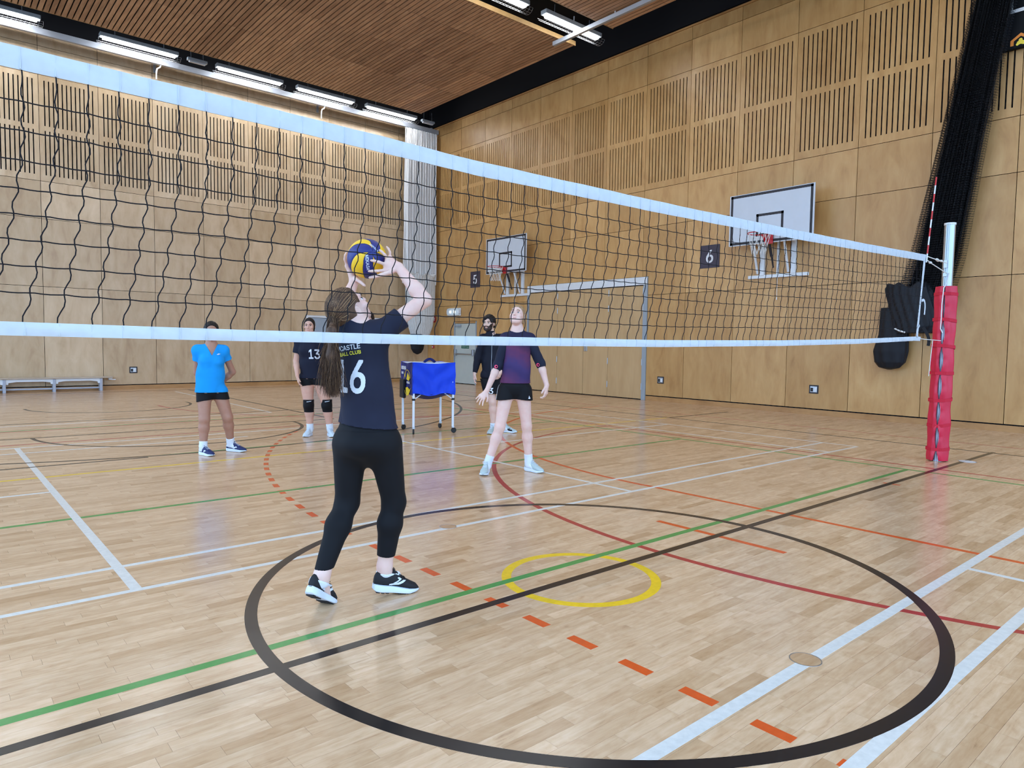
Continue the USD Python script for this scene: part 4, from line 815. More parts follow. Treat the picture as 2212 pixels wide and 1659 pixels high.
# ---- heads
def head_axes(face, up):
    y = V(face, float) / np.linalg.norm(face); z = V(up, float); z = z - y * (z @ y); z /= np.linalg.norm(z); return np.stack([np.cross(y, z), y, z])     # rows: right, forward, up
def head_shape(c, A, s=1.0):
    """skull, jaw, nose, ears; c is the centre between the ears a little above"""
    g = lambda x, y, z: c + s * (x * A[0] + y * A[1] + z * A[2]); S = Shape(0.02 * s)
    S.ell(g(0, -0.012, 0.028), V([0.074, 0.094, 0.088]) * s, A); S.ell(g(0, 0.022, -0.03), V([0.062, 0.068, 0.082]) * s, A)
    S.cone(g(-0.03, 0.045, -0.075), g(0.03, 0.045, -0.075), 0.024 * s, 0.024 * s); S.cone(g(0, 0.066, -0.092), g(0, 0.07, -0.09), 0.019 * s, 0.019 * s)
    for q in (-1, 1): S.ell(g(q * 0.033, 0.083, 0.008), V([0.017, 0.010, 0.009]) * s, A, k=0.012 * s, cut=True)
    S.cone(g(-0.03, 0.080, 0.030), g(0.03, 0.080, 0.030), 0.010 * s, 0.010 * s, k=0.015 * s)
    S.cone(g(0, 0.088, 0.014), g(0, 0.107, -0.024), 0.006 * s, 0.0105 * s, k=0.010 * s)
    for q in (-1, 1):
        S.cone(g(q * 0.009, 0.094, -0.028), g(q * 0.01, 0.092, -0.028), 0.008 * s, 0.008 * s, k=0.006 * s); S.ell(g(q * 0.045, 0.055, -0.02), V([0.022, 0.026, 0.02]) * s, A, k=0.015 * s)
        S.ell(g(q * 0.079, -0.010, 0.0), V([0.0085, 0.018, 0.030]) * s, A, k=0.005 * s); S.ell(g(q * 0.088, -0.006, 0.004), V([0.005, 0.010, 0.017]) * s, A, k=0.004 * s, cut=True)
    S.cone(g(-0.014, 0.086, -0.052), g(0.014, 0.086, -0.052), 0.0065 * s, 0.0065 * s, k=0.005 * s); S.cone(g(-0.011, 0.085, -0.063), g(0.011, 0.085, -0.063), 0.0075 * s, 0.0075 * s, k=0.005 * s)
    S.cone(g(-0.022, 0.087, -0.0575), g(0.022, 0.087, -0.0575), 0.0018 * s, 0.0018 * s, k=0.002)
    return S, g
def face_parts(t, g, A, s, lip, iris, brow, beard=None):
    for q in (-1, 1):
        e = trimesh.creation.icosphere(2, 0.0118 * s); e = place(e, A[0], A[1], A[2] * 0.62, g(q * 0.032, 0.0708, 0.006)); ep = part(t, 'eye', e, M_eye, True)
        c0, c1 = g(q * 0.032, 0.0815, 0.0065), g(q * 0.032, 0.0830, 0.0065); part(ep, 'iris', cyl(c0, c1, 0.0058 * s, 12), iris, 40)
        part(t, 'eyelid', tube([g(q * x, y, z) for x, y, z in ((0.019, 0.0800, 0.007), (0.026, 0.0826, 0.0120), (0.034, 0.0824, 0.0130), (0.043, 0.0775, 0.009))], 0.0019 * s, 6), brow, 40)
        part(t, 'eyebrow', tube([g(q * x, y, z) for x, y, z in ((0.014, 0.092, 0.027), (0.027, 0.0925, 0.032), (0.04, 0.087, 0.031), (0.048, 0.078, 0.026))], V([0.0032, 0.0036, 0.003, 0.0015]) * s, 6), brow, 40, )
    S = Shape(0.003); S.cone(g(-0.014, 0.0872, -0.0530), g(0.014, 0.0872, -0.0530), 0.0060 * s, 0.0060 * s, n=A[2], q=1.9); S.cone(g(-0.011, 0.0865, -0.0615), g(0.011, 0.0865, -0.0615), 0.0072 * s, 0.0072 * s, n=A[2], q=1.8)
    part(t, 'lips', net_mesh(S, *bounds_of(S, pad=0.006), 0.0022), lip, True)
def hair_cap(g, A, s, thick, cut, h=0.005, noise=0.003, sk=(0.074, 0.094, 0.088)):
    """a cap over the skull; cut(x, y, z) > 0 (head coordinates, metres) is where there is no hair"""
    c = g(0, 0, 0)
    def f(P):
        L = (P - c) @ A.T / s; q = L - V([0, -0.014, 0.030]); r = V(sk) + thick; k0 = np.linalg.norm(q / r, axis=1); d = k0 * (k0 - 1) / np.maximum(np.linalg.norm(q / r ** 2, axis=1), 1e-9)
        r2 = V([0.068, 0.075, 0.08]) + thick; q2 = L - V([0, -0.024, -0.03]); k2 = np.linalg.norm(q2 / r2, axis=1); d = smin(d, k2 * (k2 - 1) / np.maximum(np.linalg.norm(q2 / r2 ** 2, axis=1), 1e-9), 0.03)
        d = d + noise * (meshkit.noise(L * V([90, 25, 25])) - 0.5) * 2
        return s * np.maximum(d, cut(L[:, 0], L[:, 1], L[:, 2]))
    return net_mesh(f, c - 0.17 * s, c + 0.17 * s, h)
def strands(starts, ends, via, rng_, r=0.0017, m=12, seg=4):
    """tubes along quadratic curves; returns the mesh and a tone per vertex"""
    out, tone = [], []
    for a, b, c in zip(starts, ends, via):
        u = np.linspace(0, 1, m)[:, None]; p = (1 - u) ** 2 * a + 2 * u * (1 - u) * c + u * u * b; mm = tube(p, r * np.minimum(1, 1.25 - np.linspace(0, 1, m) ** 2), seg, caps=False); out.append(mm); tone += [rng_.random() ** 1.6] * len(mm.vertices)
    return cat(out), V(tone)

# ---- hands
def hand_shape(wr, mcps, fingers, rads, thumb, k=0.004):
    """wr: wrist; mcps: four knuckles; fingers: four lists of points from the knuckle to the tip; thumb: its points"""
    P = Shape(0.014)
    for m_ in mcps: P.cone(wr, m_, 0.019, 0.0115)
    for a, b in zip(mcps[:-1], mcps[1:]): P.cone(a, b, 0.0115, 0.0115)
    fs = [P]
    for pts, r in zip(fingers, rads): fs.append(Shape(0.003).chain(pts, [r * q for q in (1.1, 1.0, 0.92, 0.78)][:len(pts)]))
    fs.append(Shape(0.004).chain([wr * 0.55 + thumb[0] * 0.45] + list(thumb), [0.016, 0.0125, 0.0108, 0.0095, 0.0078][:len(thumb) + 1]))
    return fs
def relaxed_hand(wr, d, nrm, side, curl=0.5, spread=0.10, size=1.0, th_out=0.6):
    """d: towards the fingers, nrm: out of the palm, side: towards the thumb"""
    d, nrm, side = (V(q, float) / np.linalg.norm(q) for q in (d, nrm, side)); mc, fi = [], []
    for o, L in zip((0.030, 0.010, -0.010, -0.028), (0.070, 0.078, 0.072, 0.056)):
        m_ = wr + size * (d * (0.088 - 0.10 * abs(o - 0.008)) + side * o); pts = [m_]; a = 0.25 * curl
        for q in (0.46, 0.30, 0.24):
            e = d * math.cos(a) + nrm * math.sin(a) + side * spread * o / 0.03; pts.append(pts[-1] + size * L * q * e / np.linalg.norm(e)); a += curl * 0.9
        mc.append(m_); fi.append(pts)
    tb = wr + size * (d * 0.030 + side * 0.026 + nrm * 0.006); t1 = tb + size * 0.036 * (d * 0.75 + side * th_out + nrm * 0.25); t2 = t1 + size * 0.030 * (d * 0.9 + side * th_out * 0.4 + nrm * 0.3)
    return hand_shape(wr, mc, fi, [0.0085 * size, 0.0088 * size, 0.0084 * size, 0.0075 * size], [tb, t1, t2])

# ---- shoes
def shoe(t, name, heel, yaw_dir, L, upper, sole, lace, pitch=0.0, accents=(), wscale=1.0, tread=None, roll=0.0, label=None):
    """heel: point on the floor under the heel; yaw_dir: (r, f) direction of the toe; pitch lifts the heel (radians), turning about the toe"""
    X = dirv(*yaw_dir); Z = V([0, 0, 1.0]); Y = np.cross(Z, X); W_ = lambda x: wscale * np.interp(x, [0, 0.08, 0.2, 0.4, 0.6, 0.75, 0.9, 1.0], [0.016, 0.029, 0.033, 0.031, 0.041, 0.045, 0.034, 0.010])
    Bz = lambda x: np.interp(x, [0, 0.05, 0.15, 0.75, 1.0], [0.012, 0.003, 0.0, 0.0, 0.014]); Tz = lambda x: np.interp(x, [0, 0.5, 0.75, 1.0], [0.042, 0.034, 0.027, 0.024])
    def loft(x, wb, wt, zb, zt, n=20, sharp=3.0):
        th = np.arange(n) * 2 * np.pi / n; c, s_ = np.cos(th), np.sin(th); vs = []
        for i in range(len(x)):
            y = np.sign(c) * np.abs(c) ** (2 / sharp); z = np.sign(s_) * np.abs(s_) ** (2 / sharp); w = np.where(z > 0, wb[i] + (wt[i] - wb[i]) * np.abs(z), wb[i]); vs.append(np.c_[np.full(n, x[i] * L), y * w, (zb[i] + zt[i]) / 2 + z * (zt[i] - zb[i]) / 2])
        v = np.stack(vs).reshape(-1, 3); m = len(x); i, j = np.meshgrid(np.arange(m - 1), np.arange(n), indexing='ij'); a_ = (i * n + j).ravel(); b_ = (i * n + (j + 1) % n).ravel(); k = np.arange(n); k2 = (k + 1) % n
        f = np.vstack([np.c_[a_, b_, b_ + n], np.c_[a_, b_ + n, a_ + n], np.c_[np.full(n, m * n), k2, k], np.c_[np.full(n, m * n + 1), (m - 1) * n + k, (m - 1) * n + k2]])
        me = trimesh.Trimesh(np.vstack([v, v[:n].mean(0), v[-n:].mean(0)]), f, process=False); me.fix_normals(); return me
    x = np.r_[0.0, 0.02, 0.05, np.linspace(0.1, 0.92, 16), 0.96, 0.985, 1.0]
    up_t = np.interp(x, [0, 0.03, 0.10, 0.20, 0.34, 0.44, 0.6, 0.8, 0.93, 1.0], [0.085, 0.100, 0.106, 0.094, 0.110, 0.104, 0.080, 0.059, 0.047, 0.028])
    T = np.eye(4); cp, sp = math.cos(pitch), math.sin(pitch); px = 0.80 * L      # heel lift turns the shoe about the ball of the foot
    R_ = np.array([[cp, 0, sp], [0, 1, 0], [-sp, 0, cp]]); O_ = V(heel, float)
    def put(me):
        v = np.asarray(me.vertices) - [px, 0, 0]; v = v @ R_.T + [px, 0, 0]; me.vertices = O_ + v[:, :1] * X + v[:, 1:2] * Y + v[:, 2:] * Z; return me
    s0 = part(t, name, put(loft(x, W_(x) * 0.93, W_(x) * np.interp(x, [0, 0.25, 0.5, 1], [0.72, 0.62, 0.5, 0.6]), Tz(x) - 0.006, up_t)), upper, True, label=label)
    part(s0, 'sole', put(loft(x, W_(x) * 1.04 + 0.002, W_(x) * 1.0 + 0.001, Bz(x), Tz(x), 24, 6.0)), sole, 50)
    if tread is not None:
        part(s0, 'tread', put(cat(*[prism(Polygon([(L * a_, -W_(a_) * 0.85), (L * (a_ + 0.07), -W_(a_ + .07) * 0.85), (L * (a_ + 0.085), W_(a_ + .07) * 0.85), (L * (a_ + 0.015), W_(a_) * 0.85)]), -0.0035, 0.006) for a_ in (0.06, 0.16, 0.26, 0.52, 0.62, 0.72, 0.82)])), tread, kind='stuff')
    zt = lambda q: float(np.interp(q, x, up_t)); lc = []
    for q in (0.40, 0.46, 0.52, 0.58, 0.64): lc.append(tube([(q * L, y, zt(q) + 0.003 - 6.5 * y * y) for y in np.linspace(-0.02, 0.02, 7)], 0.0028, 5))
    lc += [tube([(0.38 * L, 0, zt(0.38)), (0.36 * L, s_ * 0.012, zt(0.38) + 0.022), (0.37 * L, s_ * 0.028, zt(0.38) + 0.018), (0.39 * L, s_ * 0.03, zt(0.38) - 0.006)], 0.002, 5) for s_ in (-1, 1)]
    part(s0, 'laces', put(cat(lc)), lace, 50, kind='stuff')
    tg = rbx(0.36 * L, 0.40 * L, -0.015, 0.015, zt(0.4) - 0.02, zt(0.4) + 0.012, 0.003); part(s0, 'tongue', put(tg), upper, 40)
    for poly, side, mat_ in accents:       # flat shapes on the side: polygon in (share of length, height)
        m_ = prism(Polygon([(a_ * L, b_) for a_, b_ in poly]), 0.0, 0.002); v, f = trimesh.remesh.subdivide_to_size(m_.vertices, m_.faces, 0.012); v = v.copy(); xx = v[:, 0] / L; tt = np.clip((v[:, 1] - Tz(xx) + 0.006) / (np.interp(xx, x, up_t) - Tz(xx) + 0.006), 0, 1) * 2 - 1
        wb = W_(xx) * 0.93; wt = W_(xx) * np.interp(xx, [0, 0.25, 0.5, 1], [0.72, 0.62, 0.5, 0.6]); w = np.where(tt > 0, wb + (wt - wb) * tt, wb) * (1 - np.abs(tt) ** 3) ** (1 / 3.0)
        m2 = trimesh.Trimesh(np.c_[v[:, 0], side * (w + 0.001 + v[:, 2]), v[:, 1]], f, process=False); m2.fix_normals(); part(s0, 'side_mark', put(m2), mat_, False)
    return s0

# ---- clothes lettering that follows the cloth
def on_cloth(m, fn, o, X, Z, toward, size=0.012, lift=0.0015, reach=0.35):
    """m: lettering in its own x (along), y (up); laid on the surface fn along -toward"""
    v, f = trimesh.remesh.subdivide_to_size(m.vertices, m.faces, size); P = o + v[:, :1] * X + v[:, 1:2] * Z + toward * reach; dd = np.zeros(len(P)); on = np.ones(len(P), bool)
    for _ in range(70):
        d = fn(P - toward * dd[:, None]); dd += np.clip(np.minimum(d, 0.05) * 0.7, -0.02, 0.04)
    S_ = P - toward * dd[:, None]; hit = np.abs(fn(S_)) < 0.006; f = f[hit[f].all(1)]; m_ = trimesh.Trimesh(S_ + toward * (lift + v[:, 2:3]), f, process=False); m_.remove_unreferenced_vertices(); return m_
def folds(P, amp, seed=0, sc=(9, 9, 4)):
    return amp * (meshkit.noise(P * V(sc), seed) + 0.5 * meshkit.noise(P * V(sc) * 2.3, seed + 1) - 0.75) * 2
def halfspace(P, o, n): return (P - o) @ (V(n, float) / np.linalg.norm(n))

def figure(name, label, O, J, D, look, h=0.0055):
    """a standing figure. J: joints as (right, away, height) about O; D: radii; look: clothes"""
    g = frame_of(O); t = thing(name, label, 'person', (0, 0, 0)); j = {k: g(*v) for k, v in J.items()}
    n = dirv(*D['face2']); lat = np.cross(n, [0, 0, 1.0])
    A = head_axes(dirv(*D['look']), V([0, 0, 1.0]) if 'up' not in D else dirv(*D['up'])); s = D.get('head', 1.0)
    HS, hg = head_shape(j['head'], A, s)
    T = Shape(0.05); q = 1.45
    T.cone(j['pelvis'], j['waist'], D['rp'], D['rw'], n, q).cone(j['waist'], j['chest'], D['rw'], D['rc'], n, q)
    for S_ in 'LR': T.cone(j['chest'] + V([0, 0, 0.06]), j['sh' + S_], 0.075, D['rs'], n, 1.2)
    if D.get('bust'):
        for q_ in (-1, 1): T.ell(j['chest'] + lat * q_ * 0.062 + n * D['rc'] / 1.9 + V([0, 0, -0.03]), (0.055, 0.048, 0.055), k=0.06)
    T.ell(j['pelvis'] - n * 0.035 + V([0, 0, -0.01 - 0.03 * bool(D.get('leggings'))]), (0.12, 0.12, 0.085))
    for S_ in 'LR': T.cone(j['neck'] - V([0, 0, 0.05]), j['sh' + S_], 0.046, D['rs'] * 0.8); T0 = Shape(0.05); T0.p = list(T.p)
    T.cone(j['neck'] - V([0, 0, 0.05]), j['neck'], 0.062, 0.052).cone(j['neck'], j['head'] - 0.03 * A[1] * s - 0.03 * A[2], 0.050, 0.048)
    LG = {S_: Shape(0.03).cone(j['hip' + S_], j['kn' + S_], D['rth'], D['rkn']).cone(j['kn' + S_], j['kn' + S_] * 0.68 + j['an' + S_] * 0.32 - n * 0.012, D['rkn'] * 0.92, D['rca']).cone(j['kn' + S_] * 0.68 + j['an' + S_] * 0.32 - n * 0.012, j['an' + S_], D['rca'], D['ran']) for S_ in 'LR'}
    AR = {S_: Shape(0.015).cone(j['sh' + S_], j['el' + S_], D['rs'] * 0.82, D['rel']).chain([j['el' + S_], j['el' + S_] * 0.7 + j['wr' + S_] * 0.3, j['wr' + S_]], [D['rel'] * 0.98, D['rel'] * 1.02, 0.024]) for S_ in 'LR'}
    hands = []
    for S_ in 'LR':
        if S_ in D['hands']: hands.append(union(*relaxed_hand(j['wr' + S_], *D['hands'][S_]), k=0.006))
    hands += D.get('hand_fns', [])
    feet = {S_: Shape(0.015).cone(j['an' + S_], j['an' + S_] - V([0, 0, 0.03]), D['ran'], 0.032).cone(j['an' + S_] - V([0, 0, 0.03]), j['an' + S_] + dirv(*D['toe' + S_]) * D.get('ft' + S_, (0.09, 0.064))[0] - V([0, 0, D.get('ft' + S_, (0.09, 0.064))[1]]), 0.030, 0.020) for S_ in 'LR'}
    allS = [T, LG['L'], LG['R'], AR['L'], AR['R'], feet['L'], feet['R'], HS]
    body_f = union(T, LG['L'], LG['R'], AR['L'], AR['R'], feet['L'], feet['R'], k=0.03); nh = union(body_f, HS, k=0.018)
    def full(P):
        d = nh(P)
        for h_ in hands: d = smin(d, h_(P), 0.008)
        return d
    lo, hi = bounds_of(*allS, pad=0.05); lo -= V([0.1, 0.1, 0]); hi += V([0.1, 0.1, 0.0]); lo[2] = max(lo[2], 0.01)
    part(t, 'body', net_mesh(full, lo, hi, h), look['skin'], True)
    face_parts(t, hg, A, s, M_lip[look['lip']], look['iris'], look['hair'])
    # shirt
    base_f = union(T0, LG['L'], LG['R'], k=0.05 if D.get('leggings') else 0.014)
    hem = D['hem']; lo_sh = 0.012
    TS = Shape(0.05); rs_ = D.get('rws', 0.55 * D['rh'] + 0.45 * (D['rc'] + lo_sh)); TS.cone(j['hemc'], j['waist'], D['rh'], rs_, n, D.get('qh', 1.35)).cone(j['waist'], j['chest'], rs_, D['rc'] + lo_sh, n, 1.38)
    for S_ in 'LR': TS.cone(j['chest'] + V([0, 0, 0.055]), j['sh' + S_] - V([0, 0, 0.012]), 0.080, D['rs'], n, 1.15)
    if D.get('bust'):
        for q_ in (-1, 1): TS.ell(j['chest'] + lat * q_ * 0.060 + n * D['rc'] / 1.85 + V([0, 0, -0.03]), (0.062, 0.054, 0.064), k=0.07)
    TS.cone(j['neck'] - V([0, 0, 0.07]), j['neck'] - V([0, 0, 0.02]), 0.082, 0.064)
    for S_ in 'LR': TS.cone(j['neck'] - V([0, 0, 0.045]), j['sh' + S_] - V([0, 0, .004]), 0.056, D['rs'] * 0.9)
    if D.get('collar'): TS.cone(j['neck'] - V([0, 0, 0.04]), j['neck'] + V([0, 0, 0.06]) + n * 0.01, 0.068, 0.062, k=0.01)
    SLV = {S_: Shape(0.02).cone(j['sh' + S_] - V([0, 0, 0.006]), j['el' + S_], D['rs'] + 0.004, D['rel'] + D.get('slx', 0.022)) for S_ in 'LR'}
    for S_ in 'LR':
        if D['sleeve'] > 1: SLV[S_].cone(j['el' + S_], j['wr' + S_], D['rel'] + D.get('slx', 0.022), 0.034)
    nk = j['neck'] + n * 0.012 + V([0, 0, 0.012])
    def sleeve_f(S_):
        a, b, c = j['sh' + S_], j['el' + S_], j['wr' + S_]; fr = D['sleeve']; o, d = (a + (b - a) * fr, b - a) if fr <= 1 else (b + (c - b) * (fr - 1), c - b)
        return lambda P: np.maximum(SLV[S_](P), halfspace(P, o, d))
    fL, fR = sleeve_f('L'), sleeve_f('R')
    def neck_cut(P):
        d = D.get('nkr', 0.066) - np.linalg.norm((P - nk) * V([1, 1, 0.9]), axis=1)
        if D.get('collar'): d = P[:, 2] - (j['neck'][2] + 0.045)
        if D.get('vneck'):
            u = (P - nk) @ n; z = P[:, 2] - nk[2]; x = np.abs((P - nk) @ lat); d = np.maximum(d, np.where(u > 0, np.minimum(0.066 + z * 0.48 - x, z + 0.14), -1))
        return d
    def trunk(P): return np.maximum(np.maximum(np.minimum(TS(P) + folds(P, D.get('fold', 0.007), 3, D.get('fsc', (9, 9, 4))), base_f(P) - 0.013), (hem + D.get('hemw', 0.0) * ((P - j['hemc']) @ lat)) - P[:, 2]), neck_cut(P))
    def shirt_f(P):
        d = smin(trunk(P), np.maximum(np.minimum(fL(P), fR(P)) + folds(P, 0.004, 9, (12, 12, 9)), neck_cut(P)), 0.025 if not D.get('split') else 0.0); return d
    lo, hi = bounds_of(TS, *SLV.values(), pad=0.04); lo[2] = max(lo[2], min(hem - 0.05, min(j['wrL'][2], j['wrR'][2]) if D['sleeve'] > 1 else 9) - 0.02)
    if D.get('split'):
        sp_ = part(t, 'shirt', relax(net_mesh(trunk, lo, hi, h)), look['shirt'], True)
        for S_, f_ in (('L', fL), ('R', fR)): part(t, 'sleeve', relax(net_mesh(lambda P: np.maximum(f_(P) + folds(P, 0.004, 9, (12, 12, 9)) - 0.002, neck_cut(P)), lo, hi, h)), look['sleeve'], True, label='dark navy raglan sleeve')
    else: sp_ = part(t, D.get('top', 'shirt'), relax(net_mesh(shirt_f, lo, hi, h)), look['shirt'], True)
    # shorts
    SH = Shape(0.012)
    SH.cone(j['pelvis'], j['waist'], D['rp'] + 0.008, D['rw'] + 0.006, n, q)
    for S_ in 'LR': SH.cone(j['hip' + S_], j['kn' + S_], D['rth'] + D.get('shx', 0.006), D['rkn'] + D.get('shx', 0.006) * 2 + 0.006)
    SH.ell(j['pelvis'] - n * 0.04, (0.125, 0.125, 0.085))
    zL, zR_ = D['short']
    def shorts_f(P):
        x = (P - j['pelvis']) @ R2v; z0 = zL + (zR_ - zL) * np.clip(x / 0.24 + 0.5, 0, 1) + 0.10 * np.clip(0.16 - np.abs(x), 0, 0.12); d = base_f(P) - np.where(P[:, 2] > hem - 0.02, 0.0035, 0.006)
        if not D.get('leggings'): d = np.where(P[:, 2] > hem - 0.012, d, np.minimum(d, SH(P) + folds(P, 0.004, 5)))
        return np.maximum(np.maximum(d, z0 - P[:, 2]), P[:, 2] - (hem + 0.02 + D.get('hemw', 0.0) * ((P - j['hemc']) @ lat)))
    R2v = V([R2[0], R2[1], 0]); lo, hi = bounds_of(SH, T, LG['L'], LG['R'], pad=0.03); lo[2] = min(zL, zR_) - 0.02; hi[2] = hem + 0.07
    so_ = part(t, 'leggings' if D.get('leggings') else 'shorts', relax(net_mesh(shorts_f, lo, hi, h)), look['shorts'], True)
    # socks
    for S_ in 'LR':
        SK = Shape(0.012); a = j['an' + S_]; up_ = (j['kn' + S_] - a) / np.linalg.norm(j['kn' + S_] - a); SK.cone(a + up_ * (D['sock'] + 0.02), a, D['ran'] + 0.010, D['ran'] + 0.007).cone(a, a - V([0, 0, 0.03]), D['ran'] + 0.007, 0.037).cone(a - V([0, 0, 0.03]), a + dirv(*D['toe' + S_]) * 0.06 - V([0, 0, 0.055]), 0.035, 0.027)
        lo, hi = bounds_of(SK, pad=0.02); lo[2] = max(lo[2], 0.03); part(t, 'sock', net_mesh(lambda P: np.maximum(SK(P), halfspace(P, a + up_ * D['sock'], up_)), lo, hi, 0.005), C_sock, True)
    return t, g, j, dict(shirt=shirt_f, trunk=trunk, shorts=shorts_f, hg=hg, A=A, s=s, n=n, lat=lat, legs=LG, body=full, sp=sp_, so=so_)
# ---- the five players and the coach
def cap_tones(m, seed, k=60): v = np.asarray(m.vertices); return np.clip(meshkit.noise(v * V([k, k, k * 0.4]), seed), 0, 1) * 0.7
def hairpart(t, m, mat, seed): return part(t, 'hair', m, mat, True, tone=None) if mat is None else part_tone(t, 'hair', m, mat, cap_tones(m, seed))
def part_tone(t, name, m, mat, tone, label=None): return part(t, name, m, mat, True, tone=tone, label=label)
def text_on(m): b = m.bounds; m = m.copy(); m.apply_translation([-(b[0, 0] + b[1, 0]) / 2, -(b[0, 1] + b[1, 1]) / 2, 0]); return m
DOWN = dirv(0, 0, -1)

# A: the setter, seen from behind
JA = dict(head=(-.054, .02, 1.490), neck=(-.015, .005, 1.415), shL=(-.10, .03, 1.372), shR=(.092, 0, 1.368), elL=(-.125, .15, 1.49), elR=(.318, .06, 1.545), wrL=(-.09, .27, 1.65), wrR=(.171, .149, 1.72),
          chest=(.02, 0, 1.265), waist=(.035, 0, 1.08), hemc=(.045, 0, .88), pelvis=(.04, 0, .86), hipL=(-.045, 0, .80), hipR=(.13, 0, .80), knL=(-.068, .03, .50), knR=(.166, .07, .495), anL=(-.155, -.135, .17), anR=(.118, .07, .15))
gA = frame_of((1.68, .27)); p_ = lambda *q: gA(*q)
hR = union(*hand_shape(p_(.171, .149, 1.72), [p_(.104, .148, 1.702), p_(.106, .147, 1.731), p_(.111, .171, 1.758), p_(.117, .192, 1.773)],
     [[p_(.104, .148, 1.702), p_(.062, .124, 1.696), p_(.038, .128, 1.695), p_(.017, .142, 1.696)], [p_(.106, .147, 1.731), p_(.075, .116, 1.741), p_(.052, .112, 1.746), p_(.034, .119, 1.749)],
      [p_(.111, .171, 1.758), p_(.100, .143, 1.782), p_(.086, .143, 1.797), p_(.072, .151, 1.807)], [p_(.117, .192, 1.773), p_(.120, .185, 1.800), p_(.112, .187, 1.818), p_(.101, .194, 1.831)]],
     [.0082, .0085, .008, .007], [p_(.132, .125, 1.690), p_(.086, .124, 1.676), p_(.048, .146, 1.667), p_(.014, .182, 1.667)]), k=0.005)
hL = union(*hand_shape(p_(-.09, .27, 1.65), [p_(-.125, .268, 1.735), p_(-.12, .293, 1.738), p_(-.106, .316, 1.735), p_(-.09, .335, 1.725)],
     [[p_(-.125, .268, 1.735), p_(-.134, .250, 1.768), p_(-.130, .24, 1.788), p_(-.120, .232, 1.804)], [p_(-.12, .293, 1.738), p_(-.131, .289, 1.778), p_(-.125, .288, 1.80), p_(-.109, .285, 1.82)],
      [p_(-.106, .316, 1.735), p_(-.112, .324, 1.775), p_(-.10, .325, 1.80), p_(-.083, .318, 1.82)], [p_(-.09, .335, 1.725), p_(-.085, .349, 1.755), p_(-.07, .352, 1.775), p_(-.052, .347, 1.79)]],
     [.0082, .0085, .008, .007], [p_(-.08, .255, 1.668), p_(-.062, .228, 1.658), p_(-.04, .212, 1.644), p_(-.018, .202, 1.626)]), k=0.005)
DA = dict(face2=(.25, .97), look=(.46, .56, .69), up=(-.43, -.52, .73), rp=.150, rw=.108, rc=.118, rs=.050, rth=.083, rkn=.054, rca=.055, ran=.036, rel=.037, rh=.142, qh=1.2, hem=.905, hemw=-.10, sleeve=.50, slx=.03, rws=.130, fold=.017, fsc=(6, 6, 3.2),
          toeL=(.3, .95), toeR=(.88, .45), hands={}, hand_fns=[hR, hL], short=(.20, .205), leggings=True, nkr=.050, ftL=(.055, .118), ftR=(.080, .095), sock=-.028, head=.97)
tA, g, jA, rA = figure('person', 'player in navy number 16 shirt seen from behind, both hands setting the ball', (1.68, .27), JA, DA, dict(skin=SK_fair, lip='fair', iris=M_irisb, hair=H_brown, shirt=C_navy, shorts=C_black), h=0.0045)
hg, AA = rA['hg'], rA['A']
cap = hair_cap(hg, AA, .97, .010, lambda x, y, z: np.maximum(np.maximum(y - (0.026 + 0.42 * z), np.where(y < -.01, -0.118, -0.06) - z), np.where(np.abs(x) > .05, 0.036 - np.hypot((y - .004) * 1.1, z), -1)), h=0.0045, noise=0.0025)
hcap = part_tone(tA, 'hair', cap, H_brown, cap_tones(cap, 4, 70) * 0.8)
tie = p_(-.113, -.072, 1.432); part(hcap, 'hair_tie', ring_at(tie, dirv(-.2, -.85, -.3), .020, .008) if 'ring_at' in globals() else tube([tie + 0.02 * (math.cos(q) * dirv(1, 0, 0) + math.sin(q) * dirv(0, .35, -1)) for q in np.linspace(0, 2 * np.pi, 24, endpoint=False)], 0.008, 8, closed=True), M_rubber, 40)
r_ = np.random.default_rng(12); st, en, vi = [], [], []
hc = hg(0, -0.014, 0.03)
for _ in range(2000):
    a = r_.uniform(-2.0, 2.0); w = r_.random() ** .7 if abs(a) < 1.45 else r_.random() * .3; lat_, top_ = math.sin(a), math.cos(a)
    yl = (0.026 + 0.42 * (0.116 * top_ - .0)) * .97; d = V([lat_ * .086, 0, top_ * .100]); d[1] = -.07 + (yl + .07) * w
    if abs(d[0]) > .055 and abs(d[2] + .03) < .045 and d[1] > -.03: d[1] = -.04
    d = d / V([.086, .106, .100]); d /= np.linalg.norm(d); P0 = hc + .97 * ((d * V([.0855, .1055, .0995])) @ AA)
    dt = (tie - hc) @ AA.T / .97 / V([.086, .106, .100]); dt = dt / np.linalg.norm(dt)
    st.append(P0); en.append(tie + r_.normal(0, .006, 3)); dm = d + dt; dm /= np.linalg.norm(dm); mid_ = hc + .97 * ((dm * V([.090, .110, .104])) @ AA); vi.append(2 * mid_ - 0.5 * (P0 + en[-1]))
sm, tn = strands(st, en, vi, r_, .0012, 12, 4); part_tone(hcap, 'combed_strands', sm, H_brown, tn)
st, en, vi = [], [], []
clump = [(r_.normal(0, 1, 3), r_.random()) for _ in range(60)]; ct = []
for _ in range(2400):
    c_, tn_ = clump[r_.integers(60)]; sp = .8 * c_ + .35 * r_.normal(0, 1, 3); base = tie + r_.normal(0, .009, 3) + dirv(0, -1, 0) * .010
    L = r_.uniform(.72, 1.0) if r_.random() < .85 else r_.uniform(.4, .72); e = p_(-.097 + .030 * sp[0] - .035 * max(0, c_[1] - .9), -.150 + .014 * sp[1], 1.432 - .380 * L)
    st.append(base); en.append(e); vi.append(p_(-.100 + .022 * sp[2] + .014 * sp[0], -.165 + .014 * sp[1], 1.36 - .10 * L))
sm, tn = strands(st, en, vi, r_, .0012, 12, 3); pt_ = part_tone(hcap, 'ponytail', sm, H_brown, np.clip(tn * .75 + .10, 0, 1))
